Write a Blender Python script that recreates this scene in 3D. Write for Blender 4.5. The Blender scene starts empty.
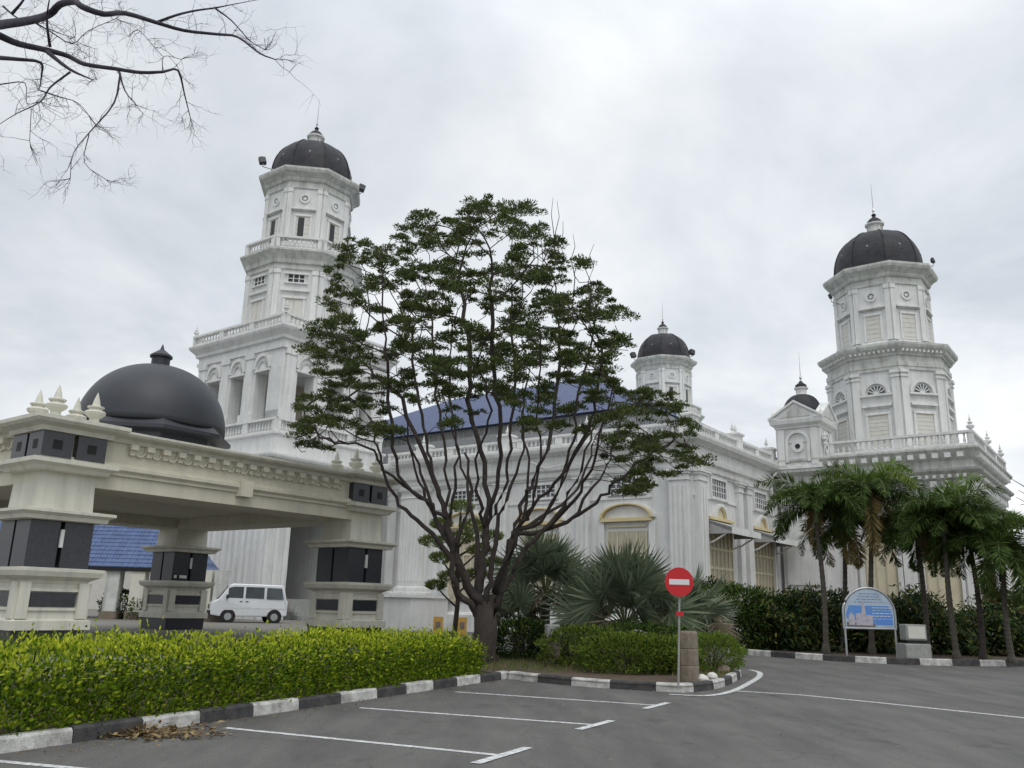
import bpy, math, random
import numpy as np
from mathutils import Vector, Matrix
rad = math.radians
random.seed(7); rng = np.random.default_rng(7)
S = bpy.context.scene
COL = S.collection

# ------------------------------------------------------------------ camera
F = 850.0; PITCH = math.atan(220/850.); ROLL = rad(1.5); EYE = 1.55
_fw = np.array([0, math.cos(PITCH), math.sin(PITCH)]); _u0 = np.array([0, -math.sin(PITCH), math.cos(PITCH)]); _r0 = np.array([1., 0, 0])
_rt = _r0*math.cos(ROLL)+_u0*math.sin(ROLL); _up = _u0*math.cos(ROLL)-_r0*math.sin(ROLL)
cam = bpy.data.cameras.new('camera'); camo = bpy.data.objects.new('camera', cam); COL.objects.link(camo)
cam.sensor_width = 36; cam.lens = F/1024*36; cam.clip_end = 3000; cam.clip_start = 0.05
m = Matrix([[_rt[i], _up[i], -_fw[i], 0] for i in range(3)]+[[0, 0, 0, 1]]); m.translation = Vector((0, 0, EYE))
camo.matrix_world = m
S.camera = camo
def ray(x, y):
    d = _fw*F+_rt*(x-512)+_up*(384-y); return d/math.hypot(d[0], d[1])
def ground(x, y, z=0.):
    d = ray(x, y); return np.array([0, 0, EYE])+d*((z-EYE)/d[2])
def atD(x, y, D): return np.array([0, 0, EYE])+ray(x, y)*D
def atY(x, y, Y):
    d = ray(x, y); return np.array([0, 0, EYE])+d*(Y/d[1])

# ------------------------------------------------------------------ sky
SUN_EL, SUN_AZ = rad(58), rad(160)        # compass from +Y, clockwise
W = bpy.data.worlds.new('World'); S.world = W; W.use_nodes = True
nt = W.node_tree; N = nt.nodes; L = nt.links; N.clear()
out = N.new('ShaderNodeOutputWorld'); bg = N.new('ShaderNodeBackground'); L.new(bg.outputs[0], out.inputs[0])
sky = N.new('ShaderNodeTexSky'); sky.sky_type = 'NISHITA'; sky.sun_disc = False
sky.sun_elevation = SUN_EL; sky.sun_rotation = SUN_AZ
tc = N.new('ShaderNodeTexCoord'); sep = N.new('ShaderNodeSeparateXYZ'); L.new(tc.outputs['Generated'], sep.inputs[0])
def wm(op, a, b=None, clamp=False):
    n = N.new('ShaderNodeMath'); n.operation = op; n.use_clamp = clamp
    for i, v in enumerate((a, b)):
        if v is None: continue
        if isinstance(v, (int, float)): n.inputs[i].default_value = v
        else: L.new(v, n.inputs[i])
    return n.outputs[0]
zz = wm('ADD', wm('MAXIMUM', sep.outputs[2], 0.0), 0.22)
cx = wm('DIVIDE', sep.outputs[0], zz); cy = wm('DIVIDE', sep.outputs[1], zz)
comb = N.new('ShaderNodeCombineXYZ'); L.new(cx, comb.inputs[0]); L.new(cy, comb.inputs[1])
n1 = N.new('ShaderNodeTexNoise'); n1.inputs['Scale'].default_value = 1.15; n1.inputs['Detail'].default_value = 7; n1.inputs['Roughness'].default_value = .56; n1.inputs['Distortion'].default_value = .35
L.new(comb.outputs[0], n1.inputs['Vector'])
n2 = N.new('ShaderNodeTexNoise'); n2.inputs['Scale'].default_value = .42; n2.inputs['Detail'].default_value = 3
L.new(comb.outputs[0], n2.inputs['Vector'])
mixn = wm('ADD', wm('MULTIPLY', n1.outputs[0], .6), wm('MULTIPLY', n2.outputs[0], .4))
cr = N.new('ShaderNodeValToRGB'); L.new(mixn, cr.inputs[0])
e = cr.color_ramp.elements; e[0].position = .4; e[0].color = (.57, .615, .67, 1); e[1].position = .6; e[1].color = (.99, 1.0, 1.0, 1)
em = cr.color_ramp.elements.new(.49); em.color = (.75, .785, .82, 1)
# overcast: brighter to the right and overhead
gx = wm('ADD', wm('MULTIPLY', sep.outputs[0], .10), 1.0)
gz = wm('ADD', wm('MULTIPLY', wm('SUBTRACT', sep.outputs[2], .55, True), 2.0), 1.0)
g = wm('MULTIPLY', gx, gz)
vm = N.new('ShaderNodeVectorMath'); vm.operation = 'SCALE'; L.new(cr.outputs[0], vm.inputs[0]); L.new(g, vm.inputs['Scale'])
sc = N.new('ShaderNodeVectorMath'); sc.operation = 'SCALE'; L.new(sky.outputs[0], sc.inputs[0]); sc.inputs['Scale'].default_value = .1
mx = N.new('ShaderNodeMix'); mx.data_type = 'RGBA'; mx.inputs[0].default_value = .95
L.new(sc.outputs[0], mx.inputs[6]); L.new(vm.outputs[0], mx.inputs[7]); L.new(mx.outputs[2], bg.inputs[0]); bg.inputs[1].default_value = 1.0
sl = bpy.data.lights.new('sun', 'SUN'); sl.energy = 0.7; sl.angle = rad(25); sl.color = (1, .97, .92)
so = bpy.data.objects.new('sun', sl); COL.objects.link(so)
sd = Vector((math.sin(SUN_AZ)*math.cos(SUN_EL), math.cos(SUN_AZ)*math.cos(SUN_EL), math.sin(SUN_EL)))
so.rotation_euler = sd.to_track_quat('Z', 'Y').to_euler()
S.view_settings.view_transform = 'Standard'; S.view_settings.look = 'None'; S.view_settings.exposure = 0.14; S.view_settings.gamma = 1

# ------------------------------------------------------------------ materials
def mat(name, c, rough=.8, var=.12, scale=3., bump=0., bscale=30., metal=0., spec=.4, streak=0., fine=0., c2=None, coat=0.):
    M_ = bpy.data.materials.new(name); M_.use_nodes = True; t = M_.node_tree; n = t.nodes; l = t.links
    b = n['Principled BSDF']; b.inputs['Roughness'].default_value = rough; b.inputs['Metallic'].default_value = metal
    b.inputs['Specular IOR Level'].default_value = spec; b.inputs['Coat Weight'].default_value = coat
    co = n.new('ShaderNodeTexCoord').outputs['Object']
    no = n.new('ShaderNodeTexNoise'); no.inputs['Scale'].default_value = scale; no.inputs['Detail'].default_value = 6; no.inputs['Roughness'].default_value = .6
    l.new(co, no.inputs['Vector'])
    rp = n.new('ShaderNodeValToRGB'); l.new(no.outputs[0], rp.inputs[0])
    lo = c2 if c2 else tuple(x*(1-var) for x in c); hi = tuple(min(1, x*(1+var*.6)) for x in c)
    rp.color_ramp.elements[0].position = .3; rp.color_ramp.elements[0].color = (*lo, 1)
    rp.color_ramp.elements[1].position = .65; rp.color_ramp.elements[1].color = (*hi, 1)
    cur = rp.outputs[0]
    if streak > 0:
        mp = n.new('ShaderNodeMapping'); mp.inputs['Scale'].default_value = (2.6, 2.6, .22); l.new(co, mp.inputs['Vector'])
        s = n.new('ShaderNodeTexNoise'); s.inputs['Scale'].default_value = 1.3; s.inputs['Detail'].default_value = 8; s.inputs['Roughness'].default_value = .68; l.new(mp.outputs[0], s.inputs['Vector'])
        r2 = n.new('ShaderNodeValToRGB'); l.new(s.outputs[0], r2.inputs[0]); r2.color_ramp.elements[0].position = .47; r2.color_ramp.elements[0].color = (0, 0, 0, 1)
        r2.color_ramp.elements[1].position = .72; r2.color_ramp.elements[1].color = (streak,)*3+(1,)
        mm = n.new('ShaderNodeMix'); mm.data_type = 'RGBA'; l.new(r2.outputs[0], mm.inputs[0]); l.new(cur, mm.inputs[6]); mm.inputs[7].default_value = (.2, .2, .185, 1); cur = mm.outputs[2]
    if fine > 0:
        s = n.new('ShaderNodeTexNoise'); s.inputs['Scale'].default_value = 60; s.inputs['Detail'].default_value = 4; l.new(co, s.inputs['Vector'])
        mm = n.new('ShaderNodeMix'); mm.data_type = 'RGBA'; mm.blend_type = 'OVERLAY'; mm.inputs[0].default_value = fine; l.new(cur, mm.inputs[6]); l.new(s.outputs[0], mm.inputs[7]); cur = mm.outputs[2]
    l.new(cur, b.inputs['Base Color'])
    if bump > 0:
        s = n.new('ShaderNodeTexNoise'); s.inputs['Scale'].default_value = bscale; s.inputs['Detail'].default_value = 5; l.new(co, s.inputs['Vector'])
        bp = n.new('ShaderNodeBump'); bp.inputs['Strength'].default_value = bump; bp.inputs['Distance'].default_value = .02; l.new(s.outputs[0], bp.inputs['Height']); l.new(bp.outputs[0], b.inputs['Normal'])
    return M_
def leafmat(name, ca, cb, trans=.3, rough=.55):
    M_ = bpy.data.materials.new(name); M_.use_nodes = True; t = M_.node_tree; n = t.nodes; l = t.links
    b = n['Principled BSDF']; b.inputs['Roughness'].default_value = rough; b.inputs['Specular IOR Level'].default_value = .18
    ge = n.new('ShaderNodeNewGeometry'); rp = n.new('ShaderNodeValToRGB'); l.new(ge.outputs['Random Per Island'], rp.inputs[0])
    rp.color_ramp.elements[0].color = (*ca, 1); rp.color_ramp.elements[1].color = (*cb, 1)
    l.new(rp.outputs[0], b.inputs['Base Color'])
    tr = n.new('ShaderNodeBsdfTranslucent'); l.new(rp.outputs[0], tr.inputs[0])
    mx = n.new('ShaderNodeMixShader'); mx.inputs[0].default_value = trans; l.new(b.outputs[0], mx.inputs[1]); l.new(tr.outputs[0], mx.inputs[2])
    l.new(mx.outputs[0], n['Material Output'].inputs[0])
    return M_
def tilemat(name, c, period=.3, axis=2):
    M_ = mat(name, c, .45, .25, 2.5); t = M_.node_tree; n = t.nodes; l = t.links; b = n['Principled BSDF']
    co = n.new('ShaderNodeTexCoord').outputs['Object']
    w = n.new('ShaderNodeTexWave'); w.bands_direction = 'X' if axis == 0 else 'Y'; w.inputs['Scale'].default_value = 1/period*.5/1.6; l.new(co, w.inputs['Vector'])
    bp = n.new('ShaderNodeBump'); bp.inputs['Strength'].default_value = .9; bp.inputs['Distance'].default_value = .08; l.new(w.outputs[0], bp.inputs['Height']); l.new(bp.outputs[0], b.inputs['Normal'])
    return M_
WHITE = mat('white_stucco', (.655, .66, .65), .85, .08, 1.2, .15, 25, streak=.3)
WHITE2 = mat('trim_stucco', (.69, .695, .68), .8, .07, 2., .1, 30, streak=.3)
GREYST = mat('weathered_cornice', (.53, .54, .51), .9, .2, 2., .15, 25, streak=.7)
YELLOW = mat('yellow_trim', (.60, .50, .28), .8, .08, 2)
CREAM = mat('cream_panel', (.60, .55, .40), .8, .08, 2)
SHUT = mat('cream_shutter', (.46, .42, .33), .7, .12, 3)
PALE = mat('pale_shutter', (.60, .585, .54), .7, .08, 3)
DARK = mat('dark_opening', (.028, .03, .034), .5, .2, 3)
GLASS = mat('window_glass', (.06, .07, .08), .15, .2, 3, spec=.6)
DOME = mat('bronze_dome', (.032, .031, .036), .6, .35, 1.5, .15, 8, metal=.0, c2=(.014, .015, .02), spec=.3)
BLUET = tilemat('blue_roof_tiles', (.045, .07, .17), .3, 1)
BLUET2 = tilemat('blue_shelter_tiles', (.085, .13, .26), .28, 0)
GREYR = mat('grey_roof', (.12, .125, .13), .8, .2, 4)
GREYW = mat('grey_clerestory', (.36, .36, .35), .8, .1, 4)
PCREAM = mat('pavilion_cream', (.61, .60, .52), .75, .08, 1.5, .15, 30, streak=.38)
PWARM = mat('pavilion_frieze', (.60, .575, .47), .75, .06, 1.5, .1, 30, streak=.25)
GRAN = mat('dark_granite', (.028, .031, .04), .3, .35, 14, spec=.5)
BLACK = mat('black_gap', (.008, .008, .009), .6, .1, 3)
PDOME = mat('grey_dome_shell', (.034, .037, .045), .5, .12, 2, .05, 12)
ASPH = mat('asphalt', (.118, .115, .110), .88, .16, .35, .5, 110, fine=.9)
PAVE = mat('paving', (.17, .16, .145), .8, .15, .8, .2, 40, fine=.3)
PAINT = mat('road_paint', (.60, .61, .61), .75, .3, 14, .3, 90, c2=(.24, .24, .235), fine=.5)
KW = mat('kerb_white', (.52, .52, .50), .85, .2, 5, .4, 30, c2=(.24, .235, .22), fine=.5)
KB = mat('kerb_black', (.026, .026, .030), .8, .3, 6, .4, 30, c2=(.075, .072, .066))
SOIL = mat('soil', (.09, .065, .045), .95, .3, 5, .5, 20)
GRASSM = mat('grass_base', (.06, .085, .03), .95, .4, 3, .6, 40)
BARK = mat('bark', (.055, .045, .04), .95, .35, 6, .7, 18)
BARE = mat('bare_bark', (.05, .045, .06), .95, .3, 8, .4, 18)
PBARK = mat('palm_bark', (.085, .075, .06), .9, .3, 7, .4, 15)
CONC = mat('weathered_concrete', (.19, .155, .115), .9, .3, 7, .5, 25, streak=.5)
CONC2 = mat('grey_concrete', (.30, .31, .29), .9, .2, 7, .4, 25, streak=.5)
RED = mat('sign_red', (.50, .016, .022), .4, .05, 5)
SWHITE = mat('sign_white', (.66, .66, .66), .4, .05, 5)
METAL = mat('galvanised_metal', (.42, .44, .45), .35, .1, 5, metal=.6)
VANW = mat('van_paint', (.62, .64, .67), .25, .03, 2, coat=.5)
VGLASS = mat('van_glass', (.05, .06, .065), .08, .1, 2, spec=.8)
RUB = mat('rubber', (.018, .018, .018), .8, .2, 5)
LAMPM = mat('lamp_lens', (.5, .5, .48), .1, .1, 5)
ORANGE = mat('orange_yellow', (.45, .27, .06), .6, .1, 5)
BLUEP = mat('board_blue', (.07, .19, .55), .4, .35, 3, c2=(.12, .27, .5))
LBLUE = mat('board_pale_blue', (.38, .46, .56), .4, .15, 3)
PINKISH = mat('board_picture', (.42, .40, .45), .4, .25, 8)
BROWN = mat('board_brown', (.16, .13, .11), .5, .3, 8)
INKM = mat('board_print', (.16, .22, .36), .5, .1, 8)

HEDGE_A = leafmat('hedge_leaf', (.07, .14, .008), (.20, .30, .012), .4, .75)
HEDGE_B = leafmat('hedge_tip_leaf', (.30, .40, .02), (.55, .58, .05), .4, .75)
HEDGE_C = leafmat('hedge_shade_leaf', (.03, .055, .008), (.07, .12, .015), .2)  # darker green puts the hedge's inner shade into leaf colour; some scattered outside
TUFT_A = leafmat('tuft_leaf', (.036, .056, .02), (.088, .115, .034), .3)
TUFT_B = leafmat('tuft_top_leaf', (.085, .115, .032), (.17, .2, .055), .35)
PALM_A = leafmat('palm_leaf', (.03, .065, .016), (.10, .155, .032), .35)
PALM_B = leafmat('palm_young_leaf', (.09, .17, .02), (.17, .24, .04), .35)
PALM_Y = leafmat('palm_old_leaf', (.20, .15, .06), (.32, .25, .10), .25)
FAN_A = leafmat('fan_leaf', (.09, .125, .075), (.22, .26, .17), .2, .4)
FAN_D = leafmat('fan_dead_leaf', (.13, .10, .07), (.22, .18, .12), .1)
SHR_A = leafmat('shrub_leaf', (.010, .024, .008), (.035, .068, .016), .2)
SHR_B = leafmat('shrub_bright_leaf', (.06, .12, .02), (.13, .20, .04), .3)
SHR_R = leafmat('shrub_mixed_leaf', (.06, .05, .015), (.16, .15, .03), .2)
ISL_A = leafmat('clipped_shrub_leaf', (.085, .135, .016), (.21, .28, .04), .3)
JUN_A = leafmat('conifer_leaf', (.09, .14, .035), (.22, .28, .07), .3)
LITTER = leafmat('dry_leaf', (.10, .06, .03), (.32, .24, .12), .1)

# ------------------------------------------------------------------ builders
class MB:
    def __init__(s): s.v = []; s.f = []; s.m = []; s.mats = []
    def mi(s, M_):
        if M_ not in s.mats: s.mats.append(M_)
        return s.mats.index(M_)
    def add(s, vs, fs, M_):
        o = len(s.v); s.v += [tuple(float(c) for c in p) for p in vs]; k = s.mi(M_)
        for f in fs: s.f.append([i+o for i in f]); s.m.append(k)
    def box(s, a, b, M_):
        (x0, y0, z0), (x1, y1, z1) = a, b
        s.add([(x0, y0, z0), (x1, y0, z0), (x1, y1, z0), (x0, y1, z0), (x0, y0, z1), (x1, y0, z1), (x1, y1, z1), (x0, y1, z1)],
              [(3, 2, 1, 0), (4, 5, 6, 7), (0, 1, 5, 4), (1, 2, 6, 5), (2, 3, 7, 6), (3, 0, 4, 7)], M_)
    def fbox(s, fr, x0, x1, z0, z1, d0, d1, M_):
        p = lambda x, z, d: fr(x, z, d)
        s.add([p(x0, z0, d1), p(x1, z0, d1), p(x1, z0, d0), p(x0, z0, d0), p(x0, z1, d1), p(x1, z1, d1), p(x1, z1, d0), p(x0, z1, d0)],
              [(3, 2, 1, 0), (4, 5, 6, 7), (0, 1, 5, 4), (1, 2, 6, 5), (2, 3, 7, 6), (3, 0, 4, 7)], M_)
    def fpoly(s, fr, pts, d0, d1, M_):
        n = len(pts); vs = [fr(x, z, d1) for x, z in pts]+[fr(x, z, d0) for x, z in pts]
        fs = [list(range(n)), list(range(2*n-1, n-1, -1))]+[(i, i+n, (i+1) % n+n, (i+1) % n) for i in range(n)]
        s.add(vs, fs, M_)
    def farch(s, fr, cx, zb, r0, r1, d0, d1, M_, a0=0, a1=180, n=14, sq=1.):
        for i in range(n):
            t0, t1 = rad(a0+(a1-a0)*i/n), rad(a0+(a1-a0)*(i+1)/n)
            s.fpoly(fr, [(cx+r0*math.cos(t0), zb+r0*math.sin(t0)*sq), (cx+r1*math.cos(t0), zb+r1*math.sin(t0)*sq), (cx+r1*math.cos(t1), zb+r1*math.sin(t1)*sq), (cx+r0*math.cos(t1), zb+r0*math.sin(t1)*sq)], d0, d1, M_)
    def fdisc(s, fr, cx, zc, r, d0, d1, M_, a0=0, a1=360, n=20, sq=1.):
        full = a1-a0 >= 360; k = n if full else n+1
        s.fpoly(fr, [(cx+r*math.cos(rad(a0+(a1-a0)*i/n)), zc+r*math.sin(rad(a0+(a1-a0)*i/n))*sq) for i in range(k)], d0, d1, M_)
    def loft(s, poly, prof, M_, cap=True):
        n = len(poly); vs = []
        for off, z in prof: vs += [(x, y, z) for x, y in offset(poly, off)]
        fs = []
        for k in range(len(prof)-1):
            for i in range(n): fs.append((k*n+i, k*n+(i+1) % n, (k+1)*n+(i+1) % n, (k+1)*n+i))
        if cap: fs.append(list(range(n-1, -1, -1))); fs.append([(len(prof)-1)*n+i for i in range(n)])
        s.add(vs, fs, M_)
    def lathe(s, c, prof, M_, n=16, ph=0.):
        vs = []
        for r, z in prof:
            for i in range(n): t = 2*math.pi*i/n+ph; vs.append((c[0]+r*math.cos(t), c[1]+r*math.sin(t), c[2]+z))
        fs = [(k*n+i, k*n+(i+1) % n, (k+1)*n+(i+1) % n, (k+1)*n+i) for k in range(len(prof)-1) for i in range(n)]
        fs += [list(range(n-1, -1, -1)), [(len(prof)-1)*n+i for i in range(n)]]
        s.add(vs, fs, M_)
    def tube(s, pts, rs, M_, n=6):
        pts = [np.array(p, float) for p in pts]; vs = []
        if isinstance(rs, (int, float)): rs = [rs]*len(pts)
        for k, p in enumerate(pts):
            d = pts[min(k+1, len(pts)-1)]-pts[max(k-1, 0)]; d = d/(np.linalg.norm(d)+1e-9)
            a = np.cross(d, (0, 0, 1) if abs(d[2]) < .9 else (1, 0, 0)); a /= np.linalg.norm(a); b = np.cross(d, a)
            for i in range(n): t = 2*math.pi*i/n; vs.append(p+rs[k]*(a*math.cos(t)+b*math.sin(t)))
        fs = [(k*n+i, (k+1)*n+i, (k+1)*n+(i+1) % n, k*n+(i+1) % n) for k in range(len(pts)-1) for i in range(n)]
        fs += [list(range(n)), [(len(pts)-1)*n+i for i in range(n-1, -1, -1)]]
        s.add(vs, fs, M_)
    def build(s, name, parent=None, loc=None, smooth=False, bevel=0):
        me = bpy.data.meshes.new(name); vs = s.v
        o = bpy.data.objects.new(name, me)
        if loc is not None: vs = [(x-loc[0], y-loc[1], z-loc[2]) for x, y, z in vs]; o.location = loc
        me.from_pydata(vs, [], s.f)
        for M_ in s.mats: me.materials.append(M_)
        me.polygons.foreach_set('material_index', s.m)
        if smooth: me.polygons.foreach_set('use_smooth', [True]*len(s.f))
        me.validate(); me.update()
        COL.objects.link(o)
        if parent: o.parent = parent
        if bevel:
            b = o.modifiers.new('b', 'BEVEL'); b.width = bevel; b.segments = 2; b.limit_method = 'ANGLE'; b.angle_limit = rad(30)
        return o
def offset(poly, off):
    n = len(poly); out_ = []
    for i in range(n):
        p0, p1, p2 = poly[i-1], poly[i], poly[(i+1) % n]
        def nrm(a, b): dx, dy = b[0]-a[0], b[1]-a[1]; l_ = math.hypot(dx, dy); return (dy/l_, -dx/l_)
        a, b = nrm(p0, p1), nrm(p1, p2); k = off/max(.2, 1+a[0]*b[0]+a[1]*b[1])
        out_.append((p1[0]+(a[0]+b[0])*k, p1[1]+(a[1]+b[1])*k))
    return out_
def frame(p0, p1):
    dx, dy = p1[0]-p0[0], p1[1]-p0[1]; l_ = math.hypot(dx, dy); dx /= l_; dy /= l_
    def fr(x, z, d): return (p0[0]+dx*x+dy*d, p0[1]+dy*x-dx*d, z)
    fr.L = l_; return fr
def rect(a0, a1, b0, b1): return [(a0, b0), (a1, b0), (a1, b1), (a0, b1)]
def octa(c, R, ph=22.5): return [(c[0]+R*math.cos(rad(ph+45*i)), c[1]+R*math.sin(rad(ph+45*i))) for i in range(8)]
def edges(poly): return [frame(poly[i], poly[(i+1) % len(poly)]) for i in range(len(poly))]
def dentils(mb, poly, z0, z1, d0, d1, w, gap, M_):
    for fr in edges(poly):
        n = max(1, int(fr.L/(w+gap))); st = fr.L/n
        for i in range(n): mb.fbox(fr, (i+.5)*st-w/2, (i+.5)*st+w/2, z0, z1, d0, d1, M_)
BALP = [(.06, 0), (.07, .03), (.045, .08), (.085, .25), (.05, .5), (.04, .75), (.07, .95), (.07, 1)]
def balrun(mb, fr, x0, x1, z0, z1, depth, M_, pier=None, gap=.27, dback=None):
    """rails, end piers and turned balusters along a frame"""
    h = z1-z0; d1 = depth; d0 = d1-.26
    mb.fbox(fr, x0, x1, z0, z0+.12, d0, d1, M_); mb.fbox(fr, x0, x1, z1-.13, z1, d0-.04, d1+.05, M_)
    k = max(1, round((x1-x0)/(pier or 2.6))); st = (x1-x0)/k
    for i in range(k+1):
        pw = .22
        xa = x0+i*st-pw; xb = x0+i*st+pw
        mb.fbox(fr, max(x0, xa), min(x1, xb), z0+.12, z1-.13, d0-.02, d1+.02, M_)
    for i in range(k):
        xa, xb = x0+i*st+.26, x0+(i+1)*st-.26; n = max(1, int((xb-xa)/gap))
        for j in range(n):
            c = fr(xa+(j+.5)*(xb-xa)/n, z0+.12, (d0+d1)/2); mb.lathe(c, [(r, q*(h-.25)) for r, q in BALP], M_, 7)
def tag(o, label=None, cat=None, group=None, kind=None):
    if label: o['label'] = label
    if cat: o['category'] = cat
    if group: o['group'] = group
    if kind: o['kind'] = kind
    return o
def empty(name, loc, rz=0, label=None, cat=None, group=None):
    o = bpy.data.objects.new(name, None); o.location = tuple(float(c) for c in loc); o.rotation_euler = (0, 0, rz); o.empty_display_size = .3
    COL.objects.link(o); return tag(o, label, cat, group)
def struct(mb, name): o = mb.build(name); o['kind'] = 'structure'; return o
def copy_tree(o, parent=None):
    c = o.copy(); COL.objects.link(c); c.parent = parent
    for ch in [q for q in COL.objects if q.parent == o]: copy_tree(ch, c)
    return c

# leaves: numpy diamonds / strips -------------------------------------------------
def leaves(name, C, D, Nn, ln, wd, mats, mi, parent=None, loc=(0, 0, 0), shape='diamond'):
    C = np.asarray(C, float); n = len(C)
    D = D/(np.linalg.norm(D, axis=1, keepdims=True)+1e-9)
    Sd = np.cross(D, Nn); Sd /= (np.linalg.norm(Sd, axis=1, keepdims=True)+1e-9)
    Up = np.cross(Sd, D)
    ln = np.broadcast_to(np.asarray(ln, float), (n,))[:, None]; wd = np.broadcast_to(np.asarray(wd, float), (n,))[:, None]
    V4 = np.stack([C, C+D*ln*.45+Sd*wd*.5+Up*wd*.12, C+D*ln, C+D*ln*.45-Sd*wd*.5+Up*wd*.12], 1).reshape(-1, 3)-np.array(loc)
    me = bpy.data.meshes.new(name); me.vertices.add(n*4); me.vertices.foreach_set('co', V4.astype(np.float32).ravel())
    me.loops.add(n*4); me.loops.foreach_set('vertex_index', np.arange(n*4, dtype=np.int32))
    me.polygons.add(n); me.polygons.foreach_set('loop_start', np.arange(0, n*4, 4, dtype=np.int32)); me.polygons.foreach_set('loop_total', np.full(n, 4, dtype=np.int32))
    for M_ in mats: me.materials.append(M_)
    me.polygons.foreach_set('material_index', np.asarray(mi, dtype=np.int32)); me.update(calc_edges=True)
    o = bpy.data.objects.new(name, me); o.location = tuple(float(c) for c in loc); COL.objects.link(o)
    if parent: o.parent = parent
    return o
def rdir(n):
    v = rng.normal(size=(n, 3)); return v/np.linalg.norm(v, axis=1, keepdims=True)

# ================================================================== SETTING
_t = ASPH.node_tree; _b = _t.nodes['Principled BSDF']; _c = _b.inputs['Base Color'].links[0].from_socket
_tc = _t.nodes.new('ShaderNodeTexCoord'); _n = _t.nodes.new('ShaderNodeTexNoise'); _n.inputs['Scale'].default_value = .9; _n.inputs['Detail'].default_value = 9; _n.inputs['Roughness'].default_value = .65
_m = _t.nodes.new('ShaderNodeMapping'); _m.inputs['Rotation'].default_value = (0, 0, .46); _m.inputs['Scale'].default_value = (1.6, .35, 1); _t.links.new(_tc.outputs['Object'], _m.inputs[0]); _t.links.new(_m.outputs[0], _n.inputs['Vector'])
_r = _t.nodes.new('ShaderNodeValToRGB'); _r.color_ramp.elements[0].position = .36; _r.color_ramp.elements[0].color = (.66, .66, .66, 1); _r.color_ramp.elements[1].position = .6; _r.color_ramp.elements[1].color = (1.08, 1.07, 1.05, 1); _t.links.new(_n.outputs[0], _r.inputs[0])
_x = _t.nodes.new('ShaderNodeMix'); _x.data_type = 'RGBA'; _x.blend_type = 'MULTIPLY'; _x.inputs[0].default_value = .8; _t.links.new(_c, _x.inputs[6]); _t.links.new(_r.outputs[0], _x.inputs[7]); _v = _t.nodes.new('ShaderNodeTexVoronoi'); _v.feature = 'DISTANCE_TO_EDGE'; _v.inputs['Scale'].default_value = .42
_w = _t.nodes.new('ShaderNodeTexNoise'); _w.inputs['Scale'].default_value = 1.7; _w.inputs['Detail'].default_value = 8; _t.links.new(_tc.outputs['Object'], _w.inputs['Vector'])
_a = _t.nodes.new('ShaderNodeVectorMath'); _a.operation = 'ADD'; _t.links.new(_tc.outputs['Object'], _a.inputs[0]); _t.links.new(_w.outputs['Color'], _a.inputs[1]); _t.links.new(_a.outputs[0], _v.inputs['Vector'])
_k = _t.nodes.new('ShaderNodeValToRGB'); _k.color_ramp.elements[0].position = 0; _k.color_ramp.elements[0].color = (.35, .35, .35, 1); _k.color_ramp.elements[1].position = .006; _k.color_ramp.elements[1].color = (1, 1, 1, 1); _t.links.new(_v.outputs[0], _k.inputs[0])
_o = _t.nodes.new('ShaderNodeTexNoise'); _o.inputs['Scale'].default_value = 1.1; _o.inputs['Detail'].default_value = 3; _t.links.new(_tc.outputs['Object'], _o.inputs['Vector'])
_q = _t.nodes.new('ShaderNodeValToRGB'); _q.color_ramp.elements[0].position = .63; _q.color_ramp.elements[0].color = (1, 1, 1, 1); _q.color_ramp.elements[1].position = .72; _q.color_ramp.elements[1].color = (.62, .61, .60, 1); _t.links.new(_o.outputs[0], _q.inputs[0])
_y = _t.nodes.new('ShaderNodeMix'); _y.data_type = 'RGBA'; _y.blend_type = 'MULTIPLY'; _y.inputs[0].default_value = .5; _t.links.new(_x.outputs[2], _y.inputs[6]); _t.links.new(_k.outputs[0], _y.inputs[7])
_z = _t.nodes.new('ShaderNodeMix'); _z.data_type = 'RGBA'; _z.blend_type = 'MULTIPLY'; _z.inputs[0].default_value = .8; _t.links.new(_y.outputs[2], _z.inputs[6]); _t.links.new(_q.outputs[0], _z.inputs[7]); _t.links.new(_z.outputs[2], _b.inputs['Base Color'])
mb = MB(); mb.add([(-900, -60, -.03), (900, -60, -.03), (900, 1500, -.03), (-900, 1500, -.03)], [(0, 1, 2, 3)], GRASSM); struct(mb, 'ground')
mb = MB(); mb.add([(-60, -30, 0), (70, -30, 0), (70, 62, 0), (-60, 62, 0)], [(0, 1, 2, 3)], ASPH); struct(mb, 'road')

def strip(mb, pts, w, z, M_):
    pts = [np.array(p[:2], float) for p in pts]; vs = []
    for k, p in enumerate(pts):
        d = pts[min(k+1, len(pts)-1)]-pts[max(k-1, 0)]; d /= np.linalg.norm(d); nn = np.array([-d[1], d[0]])
        vs += [(*(p+nn*w/2), z), (*(p-nn*w/2), z)]
    mb.add(vs, [(2*k, 2*k+1, 2*k+3, 2*k+2) for k in range(len(pts)-1)], M_)
G = lambda x, y: ground(x, y)[:2]
def smooth_path(pts, n=8):
    pts = [np.array(p, float) for p in pts]; P = [2*pts[0]-pts[1]]+pts+[2*pts[-1]-pts[-2]]; o = []
    for k in range(1, len(P)-2):
        for j in range(n):
            t = j/n; a, b, c, d = P[k-1:k+3]
            o.append(.5*((2*b)+(-a+c)*t+(2*a-5*b+4*c-d)*t*t+(-a+3*b-3*c+d)*t**3))
    o.append(pts[-1]); return o
mb = MB()
for a, b, c, d in [((225, 728), (500, 755.5), (475, 764), (528, 748)), ((360, 708), (595, 725), (578, 730), (612, 721)), ((455, 692), (657, 705.5), (645, 709), (668, 703))]:
    strip(mb, [G(*a), G(*b)], .1, .004, PAINT); strip(mb, [G(*c), G(*d)], .12, .008, PAINT)
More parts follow.
